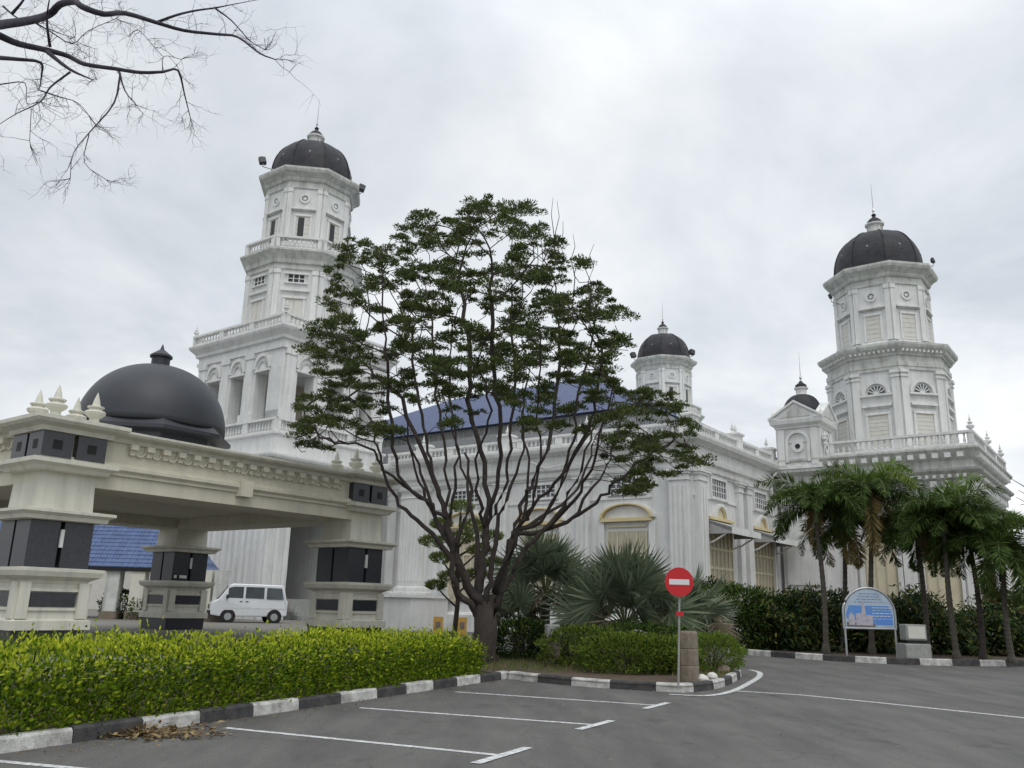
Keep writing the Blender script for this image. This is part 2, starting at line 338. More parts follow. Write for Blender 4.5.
strip(mb, [G(-60, 756), G(90, 770)], .1, .004, PAINT)
strip(mb, [G(734, 691), G(800, 695), G(880, 703), G(1024, 718), G(1150, 733)], .12, .004, PAINT)
strip(mb, smooth_path([G(669, 694.6), G(700, 696), G(719, 694.6), G(736, 690), G(749, 683.5), G(759, 677), G(759, 672.5), G(750, 670)]), .14, .008, PAINT)
struct(mb, 'road_markings')

def kerb(path, blk, name, h=.16, w=.16, phase=0.):
    """painted kerb: blocks alternate black and white along the path (left side is the bed)"""
    mb = MB(); pts = [np.array(p, float) for p in path]
    seg = [0.]
    for a, b in zip(pts, pts[1:]): seg.append(seg[-1]+np.linalg.norm(b-a))
    def at(s):
        k = int(np.searchsorted(seg, s, 'right'))-1; k = min(max(k, 0), len(pts)-2); return pts[k]+(pts[k+1]-pts[k])*((s-seg[k])/(seg[k+1]-seg[k]))
    s = 0.; i = int(phase)
    while s < seg[-1]-.05:
        l_ = blk*random.uniform(.93, 1.07); e_ = min(s+l_-.012, seg[-1]); n = 3
        ps = [at(s+(e_-s)*j/n) for j in range(n+1)]; vs = []; jz = random.uniform(-.008, .008)
        for k, p in enumerate(ps):
            d = at(min(s+(e_-s)*k/n+.02, seg[-1]))-at(max(s+(e_-s)*k/n-.02, 0)); d /= np.linalg.norm(d)+1e-9; nn = np.array([-d[1], d[0]])
            q = p+nn*w
            vs += [(*p, -.02), (*(p+nn*.012), h-.03+jz), (*(p+nn*.035), h+jz), (*q, h+jz), (*q, -.02)]
        fs = []
        for k in range(n):
            for j in range(4): a = k*5+j; fs.append((a, a+5, a+6, a+1))
        fs += [(0, 1, 2, 3, 4), tuple(n*5+j for j in (4, 3, 2, 1, 0))]
        mb.add(vs, fs, KW if i % 2 else KB); s += l_; i += 1
    o = mb.build(name); o['kind'] = 'structure'; return o
HK0 = G(0, 754); HK1 = G(507, 679)
hd = (HK1-HK0)/np.linalg.norm(HK1-HK0); hn = np.array([-hd[1], hd[0]])
isl = [G(508, 679), G(543, 683), G(600, 688), G(650, 691), G(678, 692.5), G(700, 691.5), G(718, 688.5), G(731, 684), G(741, 677.5), G(742, 672)]
isl = [np.array(p) for p in isl]
back = [isl[-1]+np.array([-.25, 1.6]), isl[-1]+np.array([-1.6, 3.2]), np.array([1.5, 26.6]), np.array([-2.0, 28.2])]
kerb([HK0-hd*4.6, HK1+hd*.1], .93, 'kerb_hedge', phase=0)
kerb(smooth_path(isl, 4), .86, 'kerb_island', phase=1)
kerb(smooth_path([isl[-1]]+back, 5), .86, 'kerb_island_back', phase=1)
RK = smooth_path([G(640, 648), G(700, 650.5), G(760, 656), G(830, 661), G(900, 664.5), G(960, 666), G(1024, 666.5), G(1200, 668)], 5)
kerb(RK, 1.02, 'kerb_far', phase=0, h=.2)
# beds
mb = MB(); ip = smooth_path(isl, 4)+smooth_path([isl[-1]]+back, 5)[1:]
q = [(*(p), .11) for p in ip]+[(-5.5, 27, .11), (-4.2, 20.2, .11)]
mb.add(q, [list(range(len(q)))], SOIL); struct(mb, 'island_bed')
mb = MB(); a = HK0-hd*4.6+hn*.1; b = HK1+hd*.1+hn*.1
mb.add([(*a, .11), (*b, .11), (*(b+hn*2.2), .11), (*(a+hn*2.2), .11)], [(0, 1, 2, 3)], SOIL); struct(mb, 'hedge_bed')
mb = MB(); q = [(*(p+np.array([0, .12])), .14) for p in RK]; n_ = len(q)
q += [(RK[-1][0]+3, 62, .14), (RK[0][0]-1, 62, .14)]; mb.add(q, [list(range(len(q)))], SOIL); struct(mb, 'garden_bed')
# forecourt (raised)
FZ = .42
mb = MB(); a = HK0-hd*8+hn*2.35; b = HK1+hn*2.35-hd*1.6
pl = [(a[0], a[1]), (b[0], b[1]), (-3.9, 22.5), (-4.0, 28), (-8, 44), (-17, 66), (-75, 66), (-75, a[1])]
mb.loft(pl, [(0, -.02), (0, FZ)], PAVE); struct(mb, 'forecourt')

# ================================================================== MOSQUE
AZ = rad(37); UW = np.array([math.sin(AZ), math.cos(AZ), 0]); VW = np.array([-math.cos(AZ), math.sin(AZ), 0])
C0 = UW*38.1+VW*17.6
mosque = empty('mosque', C0, rad(53), 'large white mosque with tall octagonal minarets, black domes and a blue tiled roof', 'mosque')

def hall_windows(fr, cx, z0, z1, w, parent, panes=5, name='window'):
    m_ = MB(); m_.fbox(fr, cx-w/2, cx+w/2, z0, z1, 0, .02, GLASS); p_ = m_.build(name, parent)
    m_ = MB(); t = .14
    m_.fbox(fr, cx-w/2-t, cx+w/2+t, z1, z1+t, 0, .1, WHITE2); m_.fbox(fr, cx-w/2-t-.06, cx+w/2+t+.06, z0-t, z0, 0, .14, WHITE2)
    m_.fbox(fr, cx-w/2-t, cx-w/2, z0, z1, 0, .1, WHITE2); m_.fbox(fr, cx+w/2, cx+w/2+t, z0, z1, 0, .1, WHITE2)
    for i in range(1, panes): x = cx-w/2+w*i/panes; m_.fbox(fr, x-.025, x+.025, z0, z1, .02, .06, WHITE2)
    for i in (1, 2): zc = z0+(z1-z0)*i/3; m_.fbox(fr, cx-w/2, cx+w/2, zc-.02, zc+.02, .02, .055, WHITE2)
    m_.build('frame', p_)
def pilaster(mb, fr, x0, x1, z0, z1, ped=2.05, d=.22, flute=True):
    mb.fbox(fr, x0-.28, x1+.28, 0, ped*.28, -.1, d+.34, WHITE); mb.fbox(fr, x0-.2, x1+.2, ped*.28, ped-.2, -.1, d+.24, WHITE)
    mb.fbox(fr, x0-.3, x1+.3, ped-.2, ped, -.1, d+.34, WHITE2); mb.fbox(fr, x0-.12, x1+.12, ped, ped+.18, -.1, d+.14, WHITE2)
    mb.fbox(fr, x0-.06, x1+.06, ped+.18, ped+.34, -.1, d+.07, WHITE2)
    mb.fbox(fr, x0, x1, ped+.34, z1-.5, -.1, d, WHITE)
    if flute and x1-x0 > .7:
        n = int((x1-x0)/.24)
        for i in range(n): x = x0+(i+.5)*(x1-x0)/n; mb.fbox(fr, x-.075, x+.075, ped+.6, z1-.75, d, d+.035, WHITE2)
    mb.fbox(fr, x0-.04, x1+.04, z1-.5, z1-.42, -.1, d+.05, WHITE2)
    mb.fbox(fr, x0-.02, x1+.02, z1-.42, z1-.2, -.1, d+.03, WHITE2)
    mb.fbox(fr, x0-.1, x1+.1, z1-.2, z1-.08, -.1, d+.1, WHITE2); mb.fbox(fr, x0-.16, x1+.16, z1-.08, z1, -.1, d+.16, WHITE2)
ENT = [(0, 8.1), (.1, 8.1), (.1, 8.28), (.14, 8.28), (.14, 8.5), (.3, 8.6), (.34, 8.78), (.12, 8.84), (.12, 9.36), (.3, 9.42), (.55, 9.55), (.62, 9.72), (.62, 9.84), (.2, 9.93), (0, 9.93)]
# main hall
HP = rect(0, 46, 0, 46)
HB = 20.7
mb = MB(); mb.loft(HP, [(0, 0), (0, 8.1)], WHITE); mb.loft(HP, ENT, WHITE2); mb.loft(HP, [(0.35, 0), (.35, .9), (.25, 1.0), (0, 1.05)], WHITE)
hall = mb.build('main_hall', mosque)
FL = frame((0, HB), (0, 0)); FR_ = frame((0, 0), (11.4, 0))
m_ = MB(); dentils(m_, rect(0, 11.3, 0, HB), 9.38, 9.5, .1, .3, .16, .2, WHITE2); m_.build('cornice_blocks', mosque)
bX = lambda b: HB-b
def pil(fr, x0, x1, **k):
    m_ = MB(); pilaster(m_, fr, x0, x1, 0, 8.1, **k); return m_.build('pilaster', mosque)
pil(FL, bX(1.15), bX(.15), d=.3); pil(FL, bX(6.55), bX(5.75)); pil(FL, bX(11.9), bX(11.1)); pil(FL, bX(20.3), bX(19.6))
# corner pier with own returned entablature
m_ = MB(); PP = rect(-.75, .3, 17.0, 18.7); m_.loft(PP, [(.32, 0), (.32, .55), (.2, .6), (.2, 1.8), (.34, 1.9), (.34, 2.05), (.15, 2.1), (.12, 2.3), (0, 2.42), (0, 7.5), (.05, 7.55), (0, 7.65), (0, 7.85), (.14, 8.0), (.16, 8.12)], WHITE); m_.loft(PP, [(o_-.02, z+.01) for o_, z in ENT], WHITE2)
for f in edges(PP):
    n_ = int(f.L/.28)
    for i in range(n_): x = (i+.5)*f.L/n_; m_.fbox(f, x-.08, x+.08, 2.7, 7.3, 0, .035, WHITE2)
m_.build('corner_pier', mosque)
# low base wall joining the pier
m_ = MB(); m_.box((-3.4, 15.0, 0), (-.35, 19.0, 1.75), WHITE); m_.box((-3.55, 14.9, 1.75), (-.35, 19.1, 1.9), WHITE2); m_.build('pedestal_wall', mosque)
for b in (3.6, 8.9, 14.2):
    hall_windows(FL, bX(b), 7.2, 7.86, 1.85, mosque, 6)
    m_ = MB(); x = bX(b)
    m_.fbox(FL, x-1.45, x+1.45, 5.72, 5.9, 0, .26, YELLOW); m_.fdisc(FL, x, 5.9, 1.35, 0, .05, WHITE2, 0, 180, 16, .46)
    m_.farch(FL, x, 5.9, 1.37, 1.5, 0, .3, YELLOW, 0, 180, 18, .48); m_.farch(FL, x, 5.9, 1.5, 1.62, 0, .2, WHITE2, 0, 180, 18, .48)
    m_.fbox(FL, x-1.62, x-1.28, 2.3, 5.72, 0, .16, WHITE2); m_.fbox(FL, x+1.28, x+1.62, 2.3, 5.72, 0, .16, WHITE2)
    m_.build('arched_hood', mosque)
    m_ = MB(); m_.fbox(FL, x-1.1, x+1.1, 1.6, 5.25, 0, .03, SHUT); p_ = m_.build('window', mosque)
    m_ = MB()
    for i in range(5): m_.fbox(FL, x-1.12+i*.545, x-1.06+i*.545, 1.6, 5.25, .03, .09, CREAM)
    for i in range(4): m_.fbox(FL, x-1.1, x+1.1, 1.6+i*1.28, 1.7+i*1.28, .03, .08, CREAM)
    m_.build('shutter', p_)
# right facade
pil(FR_, .1, 1.05, d=.3); pil(FR_, 5.2, 5.8); pil(FR_, 6.1, 6.75, d=.34); pil(FR_, 10.5, 11.1)
for ca, kz in ((3.0, 0), (8.75, 1)):
    hall_windows(FR_, ca, 7.05, 7.95, 1.75, mosque, 6)
    m_ = MB()
    m_.fbox(FR_, ca-1.5, ca+1.5, 5.86, 6.0, 0, .22, YELLOW); m_.fdisc(FR_, ca, 6.0, .62, 0, .05, CREAM, 0, 180, 14)
    m_.farch(FR_, ca, 6.0, .6, .76, 0, .2, WHITE2, 0, 180, 16); m_.farch(FR_, ca, 6.0, .5, .6, 0, .14, YELLOW, 0, 180, 16)
    m_.build('arched_hood', mosque)
    m_ = MB(); z1, z0 = 5.84, 5.4
    w0, w1 = ca-1.9, ca+1.75
    m_.add([FR_(w0, z1, .05), FR_(w1, z1, .05), FR_(w1, z0, 1.45), FR_(w0, z0, 1.45), FR_(w0, z1-.12, .05), FR_(w1, z1-.12, .05), FR_(w1, z0-.22, 1.45), FR_(w0, z0-.22, 1.45)],
           [(3, 2, 1, 0), (4, 5, 6, 7), (2, 3, 7, 6), (0, 4, 7, 3), (1, 2, 6, 5)], GREYW)
    m_.fbox(FR_, w0, w1, z0-.32, z0-.02, 1.45, 1.5, WHITE2)
    for x in (w0, w1-.05): m_.add([FR_(x, z1-.02, .05), FR_(x, z0-.02, 1.45), FR_(x, z0-.3, 1.45), FR_(x, z0-.3, .05), FR_(x+.05, z1-.02, .05), FR_(x+.05, z0-.02, 1.45), FR_(x+.05, z0-.3, 1.45), FR_(x+.05, z0-.3, .05)], [(0, 1, 2, 3), (7, 6, 5, 4), (0, 4, 5, 1), (3, 2, 6, 7)], GREYW)
    for x in (w0+.1, w1-.1):
        m_.tube([FR_(x, 4.6, .05), FR_(x, 4.75, .5), FR_(x, 5.15, 1.2)], .045, WHITE2)
    m_.build('awning', mosque)
    m_ = MB(); m_.fbox(FR_, ca-1.5, ca+1.5, 1.6, 5.4, 0, .03, SHUT); p_ = m_.build('window', mosque)
    m_ = MB()
    for i in range(7): m_.fbox(FR_, ca-1.5+i*.48, ca-1.42+i*.48, 1.6, 5.4, .03, .1, CREAM)
    for i in range(5): m_.fbox(FR_, ca-1.5, ca+1.5, 1.6+i*.93, 1.72+i*.93, .03, .09, CREAM)
    m_.build('shutter', p_)
# carved patches above awnings: small urns and string course
m_ = MB()
for fr, L_ in ((FL, HB-2.2), (FR_, 11.3)):
    m_.fbox(fr, .02, L_, 6.86, 6.95, 0, .07, WHITE2); m_.fbox(fr, .02, L_, 8.2, 8.26, .1, .17, GREYST)
m_.build('string_course', mosque)
m_ = MB(); balrun(m_, FL, 0, HB, 9.93, 10.56, .1, WHITE2, 2.65); m_.build('balustrade', mosque)
m_ = MB(); balrun(m_, FR_, .05, 11.3, 9.93, 10.56, .1, WHITE2, 2.8); m_.build('balustrade', mosque)
# parapet piers with urns
URN = [(.16, 0), (.16, .08), (.06, .12), (.06, .2), (.2, .32), (.22, .42), (.1, .5), (.1, .56), (.16, .6), (.05, .7), (.07, .78), (.02, .95), (.005, 1.1)]
def urn(c, s_=1., par=mosque, M_=WHITE2, name='urn'):
    m_ = MB(); m_.lathe(c, [(r*s_, z*s_) for r, z in URN], M_, 12); return m_.build(name, par)
for c in [(.2, .2), (5.9, .2), (11.0, .2), (.2, 6.15), (.2, 11.5), (.2, 17.9)]:
    m_ = MB(); m_.loft(rect(c[0]-.36, c[0]+.36, c[1]-.36, c[1]+.36), [(0, 9.95), (0, 10.75), (.08, 10.8), (.08, 10.9), (0, 10.95)], WHITE2); m_.build('parapet_pier', mosque)
for c in [(5.7, .2), (6.1, .2), (10.8, .2), (.2, 6.15), (.2, 11.5), (.1, 17.9)]: urn((*c, 10.95), .55)
# roofs
m_ = MB()
e0, e1, b0, b1, ze, zr = 5.4, 30, 5.2, 38, 13.1, 17.8
vs = [(e0, b0, ze), (e1, b0, ze), (e1, b1, ze), (e0, b1, ze), (13.5, 13.5, zr), (22, 13.5, zr), (22, 27, zr), (13.5, 27, zr)]
m_.add(vs, [(0, 1, 5, 4), (1, 2, 6, 5), (2, 3, 7, 6), (3, 0, 4, 7), (4, 5, 6, 7), (3, 2, 1, 0)], BLUET); m_.build('blue_roof', mosque)
m_ = MB(); m_.loft(rect(6.0, 29, 5.8, 37), [(0, 9.9), (0, 13.15)], GREYW)
for f in edges(rect(6.0, 29, 5.8, 37)):
    n_ = int(f.L/.45)
    for i in range(n_): m_.fbox(f, (i+.3)*f.L/n_, (i+.45)*f.L/n_, 10, 13.0, 0, .06, GREYST)
m_.build('clerestory_wall', mosque)
m_ = MB(); m_.loft(rect(.9, 5.9, .9, 30), [(0, 9.9), (0, 10.15), (-1.9, 11.75)], GREYR); m_.loft(rect(5.0, 11.0, .8, 3.0), [(0, 9.9), (0, 10.5), (-.9, 11.2)], GREYR)
m_.build('grey_roof', mosque)

# minarets ---------------------------------------------------------------------------
def dome_parts(c, zb, par, R=2.72, H=3.1):
    ph = 22.5; m_ = MB(); prof = []
    for k in range(15):
        t = k/14*math.pi/2; prof.append((.42+(R-.42)*math.cos(t)**.82, zb+.3+(H-.3)*math.sin(t)**.95))
    prof = [(R*.97, zb), (R, zb+.12)]+prof
    n = 8
    # cloister vault with slightly bulging gores
    vs = []; sub = 5; N_ = n*sub
    for r, z in prof:
        for i in range(N_):
            t = rad(ph)+2*math.pi*i/N_; f = (i % sub)/sub; fa = rad(45)*(f-.5)
            k = math.cos(rad(22.5))/math.cos(fa) if (i % sub) else 1
            k = k+(1-k)*.35+(.035*math.sin(math.pi*f) if 1 else 0)
            vs.append((c[0]+r*k*math.cos(t), c[1]+r*k*math.sin(t), z))
    fs = [(k*N_+i, k*N_+(i+1) % N_, (k+1)*N_+(i+1) % N_, (k+1)*N_+i) for k in range(len(prof)-1) for i in range(N_)]
    fs.append([(len(prof)-1)*N_+i for i in range(N_)]); m_.add(vs, fs, DOME)
    for i in range(8):
        t = rad(ph+45*i); m_.tube([(c[0]+(r+.01)*math.cos(t), c[1]+(r+.01)*math.sin(t), z) for r, z in prof], .05, DOME, 5)
        t = rad(ph+22.5+45*i); r = R*.86
        m_.lathe((c[0]+r*math.cos(t), c[1]+r*math.sin(t), zb+H*.36), [(.05, -.05), (.3, 0), (.26, .12), (.1, .3), (.06, .5), (.02, .6)], DOME, 8)
        m_.lathe((c[0]+(r+.1)*math.cos(t), c[1]+(r+.1)*math.sin(t), zb+H*.36+.25), [(.02, 0), (.1, .06), (.1, .14), (.02, .2)], GREYW, 8)
    m_.build('dome', par)
    m_ = MB(); z = zb+H-.08
    m_.lathe((c[0], c[1], z), [(.62, 0), (.62, .12), (.44, .16), (.44, .72), (.6, .8), (.62, .9), (.4, .95)], WHITE2, 12)
    for i in range(10): t = 2*math.pi*i/10; m_.box((c[0]+.46*math.cos(t)-.03, c[1]+.46*math.sin(t)-.03, z+.18), (c[0]+.46*math.cos(t)+.03, c[1]+.46*math.sin(t)+.03, z+.7), GREYST)
    m_.lathe((c[0], c[1], z), [(.5, .9), (.45, 1.1), (.3, 1.28), (.14, 1.38), (.1, 1.5), (.16, 1.58), (.05, 1.7)], DOME, 12)
    m_.build('lantern', par)
    m_ = MB(); m_.lathe((c[0], c[1], z+1.6), [(.09, 0), (.05, .15), (.09, .3), (.03, .5), (.02, 1.6), (.008, 2.3)], METAL, 6); m_.build('spire', par)
def shaft1(c, zb, par, slit):
    """top octagon, 5.3 m; zb = base z, cornice top at zb+5.3"""
    o8 = octa(c, 2.83); m_ = MB()
    m_.loft(o8, [(.1, zb-.4), (.1, zb+.3), (0, zb+.38), (0, zb+4.0)], WHITE)
    m_.loft(o8, [(0, zb+4.0), (.08, zb+4.02), (.08, zb+4.2), (.03, zb+4.22), (.03, zb+4.45), (.14, zb+4.5), (.2, zb+4.62), (.2, zb+4.7), (.36, zb+4.85), (.55, zb+4.98), (.62, zb+5.14), (.62, zb+5.28), (.1, zb+5.34)], GREYST)
    for f in edges(o8):
        for x in (.02, f.L-.3): m_.fbox(f, x, x+.28, zb+.4, zb+3.95, 0, .09, WHITE2); m_.fbox(f, x-.02, x+.3, zb+3.7, zb+3.98, 0, .13, WHITE2); m_.fbox(f, x-.02, x+.3, zb+.38, zb+.6, 0, .14, WHITE2)
        x = f.L/2
        m_.farch(f, x, zb+3.32, .2, .34, 0, .08, WHITE2, 0, 360, 16); m_.fbox(f, x-.75, x+.75, zb+2.5, zb+2.6, 0, .2, WHITE2); m_.fbox(f, x-.68, x+.68, zb+2.42, zb+2.5, 0, .12, GREYST)
        for xx in (x-.55, x+.43): m_.fbox(f, xx, xx+.12, zb+.45, zb+2.2, 0, .07, WHITE2)
        m_.fbox(f, x-.55, x+.55, zb+2.08, zb+2.2, 0, .09, WHITE2)
    t_ = m_.build('upper_shaft', par)
    for f in edges(o8):
        x = f.L/2; w = MB(); w.fdisc(f, x, zb+3.32, .2, -.01, .03, GLASS); w.fdisc(f, x, zb+3.32, .1, .03, .05, WHITE2)
        for i in range(4): t = rad(45*i); w.fpoly(f, [(x+.2*math.cos(t)-.015*math.sin(t), zb+3.32+.2*math.sin(t)+.015*math.cos(t)), (x-.2*math.cos(t)-.015*math.sin(t), zb+3.32-.2*math.sin(t)+.015*math.cos(t)), (x-.2*math.cos(t)+.015*math.sin(t), zb+3.32-.2*math.sin(t)-.015*math.cos(t)), (x+.2*math.cos(t)+.015*math.sin(t), zb+3.32+.2*math.sin(t)-.015*math.cos(t))], .03, .045, WHITE2)
        w.build('round_window', par)
        w = MB(); w.fbox(f, x-.43, x+.43, zb+.45, zb+2.08, 0, .02, PALE)
        for i in range(5): w.fbox(f, x-.43, x+.43, zb+.6+i*.3, zb+.63+i*.3, .02, .03, GREYST)
        if slit: w.fbox(f, x-.3, x+.08, zb+.5, zb+2.0, .02, .035, DARK)
        w.build('window', par)
def fan_window(f, x, z, r, par):
    w = MB(); w.fdisc(f, x, z, r, 0, .02, GLASS, 0, 180, 16)
    for i in range(1, 7): t = rad(180*i/7); w.fpoly(f, [(x+.1*r*math.cos(t)+.022*math.sin(t), z+.1*r*math.sin(t)-.022*math.cos(t)), (x+r*math.cos(t)+.03*math.sin(t), z+r*math.sin(t)-.03*math.cos(t)), (x+r*math.cos(t)-.03*math.sin(t), z+r*math.sin(t)+.03*math.cos(t)), (x+.1*r*math.cos(t)-.022*math.sin(t), z+.1*r*math.sin(t)+.022*math.cos(t))], .02, .05, WHITE2)
    w.fdisc(f, x, z, r*.3, .02, .06, WHITE2, 0, 180, 8); w.build('fan_window', par)
def shaft2_R(c, zb, par):
    """lower octagon of the right minaret: arches with fanlights. zb base, body top zb+5.9, cornice to 7.15"""
    o8 = octa(c, 3.55); m_ = MB()
    m_.loft(o8, [(.12, zb), (.12, zb+.9), (0, zb+1), (0, zb+5.55)], WHITE)
    m_.loft(o8, [(0, zb+5.55), (.09, zb+5.57), (.09, zb+5.75), (.13, zb+5.78), (.13, zb+6.05), (.05, zb+6.08), (.05, zb+6.4), (.16, zb+6.45), (.18, zb+6.6), (.35, zb+6.75), (.5, zb+6.88), (.56, zb+7.02), (.56, zb+7.15), (.2, zb+7.25), (-.7, zb+7.45)], GREYST)
    dentils(m_, o8, zb+6.62, zb+6.76, .17, .4, .12, .14, WHITE2)
    for f in edges(o8):
        for x in (.02, f.L-.44): m_.fbox(f, x, x+.42, zb+.9, zb+5.5, 0, .14, WHITE2); m_.fbox(f, x-.04, x+.46, zb+5.1, zb+5.2, 0, .2, WHITE2); m_.fbox(f, x-.06, x+.48, zb+5.35, zb+5.53, 0, .24, WHITE2)
        x = f.L/2
        m_.farch(f, x, zb+4.2, .62, .82, 0, .12, WHITE2, 0, 180, 16); m_.fbox(f, x-.9, x+.9, zb+4.05, zb+4.16, 0, .2, WHITE2)
        m_.fbox(f, x-.82, x+.82, zb+3.4, zb+3.55, 0, .18, WHITE2); m_.fbox(f, x-.75, x+.75, zb+3.3, zb+3.4, 0, .1, GREYST)
        m_.fbox(f, x-.72, x-.56, zb+.9, zb+3.05, 0, .08, WHITE2); m_.fbox(f, x+.56, x+.72, zb+.9, zb+3.05, 0, .08, WHITE2); m_.fbox(f, x-.72, x+.72, zb+2.92, zb+3.06, 0, .1, WHITE2)
    m_.build('lower_shaft', par)
    for f in edges(o8):
        x = f.L/2; fan_window(f, x, zb+4.2, .5, par)
        w = MB(); w.fbox(f, x-.56, x+.56, zb+.9, zb+2.92, 0, .02, PALE)
        for i in range(8): w.fbox(f, x-.56, x+.56, zb+1.0+i*.24, zb+1.02+i*.24, .02, .032, GREYST)
        w.fbox(f, x-.56, x+.56, zb+2.86, zb+2.92, .02, .04, SHUT)
        w.build('window', par)
def shaft2_L(c, zb, par):
    """zb = base ~15.9; body top 21.45; cornice lip 22.3; gallery rail 23.3"""
    o8 = octa(c, 3.5); m_ = MB()
    m_.loft(o8, [(.1, zb), (.1, zb+1.2), (0, zb+1.3), (0, zb+5.2)], WHITE)
    m_.loft(o8, [(0, zb+5.2), (.1, zb+5.22), (.1, zb+5.36), (.04, zb+5.38), (.04, zb+5.55), (.16, zb+5.6), (.2, zb+5.85), (.3, zb+6.0), (.42, zb+6.15), (.56, zb+6.3), (.56, zb+6.42), (.1, zb+6.45)], GREYST)
    for f in edges(o8):
        for x in (.02, f.L-.36): m_.fbox(f, x, x+.34, zb+1.2, zb+5.15, 0, .1, WHITE2); m_.fbox(f, x-.03, x+.37, zb+4.9, zb+5.18, 0, .15, WHITE2)
        x = f.L/2; m_.fbox(f, x-.72, x+.72, zb+4.88, zb+4.98, 0, .14, WHITE2); m_.fbox(f, x-.7, x+.7, zb+4.28, zb+4.36, 0, .14, WHITE2); m_.fbox(f, x-.85, x+.85, zb+3.78, zb+3.9, 0, .18, WHITE2)
        m_.fbox(f, x-.7, x+.7, zb+3.32, zb+3.45, 0, .12, WHITE2); m_.fbox(f, x-.66, x-.54, zb+.9, zb+3.32, 0, .08, WHITE2); m_.fbox(f, x+.54, x+.66, zb+.9, zb+3.32, 0, .08, WHITE2)
    m_.build('lower_shaft', par)
    for f in edges(o8):
        x = f.L/2; w = MB(); w.fbox(f, x-.5, x+.5, zb+4.36, zb+4.88, 0, .02, DARK)
        for i in (0, 1, 2, 3): w.fbox(f, x-.53+i*.34, x-.47+i*.34, zb+4.36, zb+4.88, .02, .06, WHITE2)
        w.fbox(f, x-.5, x+.5, zb+4.60, zb+4.64, .02, .05, WHITE2); w.build('window', par)
        w = MB(); w.fbox(f, x-.54, x+.54, zb+.9, zb+3.32, 0, .02, PALE); w.fbox(f, x-.54, x+.54, zb+3.26, zb+3.32, .02, .05, SHUT); w.fbox(f, x-.02, x+.02, zb+.9, zb+3.3, .02, .04, GREYST); w.build('window', par)
    m_ = MB(); o9 = octa(c, 3.72)
    for f in edges(o9): balrun(m_, f, 0.05, f.L-.05, zb+6.45, zb+7.3, .1, WHITE2, 3.2)
    m_.build('gallery_balustrade', par)

def minaret(c):
    e_ = empty('minaret', (0, 0, 0)); e_.parent = mosque; return e_
# right minaret
RC = (17.6, -5.4); mr = minaret(RC)
shaft2_R(RC, 10.05, mr); shaft1(RC, 17.3, mr, False); dome_parts(RC, 22.62, mr)
# left minaret
LC = (-4.7, 24.95); ml = minaret(LC)
shaft2_L(LC, 15.95, ml); shaft1(LC, 22.95, ml, True); dome_parts(LC, 28.25, ml)
# far minaret, its foot hidden behind the hall
MC = (40.6, 21.7); mm_ = minaret(MC)
shaft2_L(MC, 14.35, mm_); shaft1(MC, 21.35, mm_, True); dome_parts(MC, 26.6, mm_)
m_ = MB(); m_.loft(octa(MC, 4.4), [(0, 9.9), (0, 14.6), (.3, 14.7)], WHITE); m_.build('tower_base', mm_)

# left minaret: open square stage
A0, A1, B0, B1 = LC[0]-4.1, LC[0]+4.1, LC[1]-4.1, LC[1]+4.1
sq = rect(A0, A1, B0, B1); m_ = MB()
zf, zo, zt = 11.35, 14.3, 15.95
m_.loft(sq, [(.25, 9.0), (.25, 9.2), (0.1, 9.25), (.1, 10.3), (.22, 10.4), (.22, 10.5), (0, 10.5)], WHITE)      # podium
dentils(m_, sq, 8.72, 8.95, .2, .6, .22, .24, WHITE2)
m_.loft(sq, [(0, 7.9), (.12, 8.0), (.12, 8.6), (.3, 8.7), (.75, 8.98), (.8, 9.1), (.8, 9.2), (.2, 9.3)], WHITE2)
m_.loft(sq, [(-.1, 10.5), (-.1, zf)], WHITE)
m_.loft(sq, [(0, zo+.02), (0, zo+1.1), (.12, zo+1.12), (.12, zo+1.3), (.05, zo+1.32), (.05, zo+1.6), (.2, zo+1.68), (.22, zo+1.85), (.35, zo+2.0), (.5, zo+2.15), (.56, zo+2.28), (.56, zo+2.36), (.1, zo+2.4)], WHITE2)
m_.build('tower_body', ml)
for fi, f in enumerate(edges(sq)):
    Lf = f.L; pw = 1.12; ow = (Lf-4*pw)/3
    for i in range(4):
        if i == 3: continue     # the next face's first pier closes the corner
        m_ = MB(); x0 = i*(pw+ow)
        if i == 0: x1 = pw; d0 = -pw
        else: x1 = x0+pw; d0 = -.8
        m_.fbox(f, x0+(.0 if i else 0), x1, zf, zo+.02, d0, 0, WHITE)
        m_.fbox(f, x0-.06 if i else 0, x1+.06, zf, zf+.45, d0, .1, WHITE2)
        m_.fbox(f, x0+.22, x1-.22, zf+.45, zo+.9, -.05, .1, WHITE2); m_.fbox(f, x0+.14, x1-.14, zo+.8, zo+1.1, -.05, .16, WHITE2)
        m_.build('pier', ml)
    m_ = MB()
    for i in range(3):
        xc = pw+ow/2+i*(pw+ow)
        m_.fbox(f, xc-ow/2-.12, xc+ow/2+.12, zo-.08, zo+.06, -.6, .08, WHITE2)
        m_.farch(f, xc, zo+.1, ow/2-.02, ow/2+.16, 0, .12, WHITE2, 0, 180, 16, 1.2); m_.farch(f, xc, zo+.1, ow/2-.28, ow/2-.2, 0, .06, GREYST, 0, 180, 14, 1.2)
    m_.build('arch_band', ml)
    m_ = MB(); balrun(m_, f, .05, Lf-.05, 10.5, zf, .06, WHITE2, Lf/3); m_.build('balustrade', ml)
    m_ = MB(); off = .3; balrun(m_, f, -off, Lf+off, 16.68, 17.35, .45, WHITE2, Lf/3); m_.build('balustrade', ml)
for c in ((A0, B0), (A1, B0), (A1, B1), (A0, B1)):
    s0 = 1 if c[0] > LC[0] else -1; s1 = 1 if c[1] > LC[1] else -1; urn((c[0]+s0*.3, c[1]+s1*.3, 17.35), .75, ml)
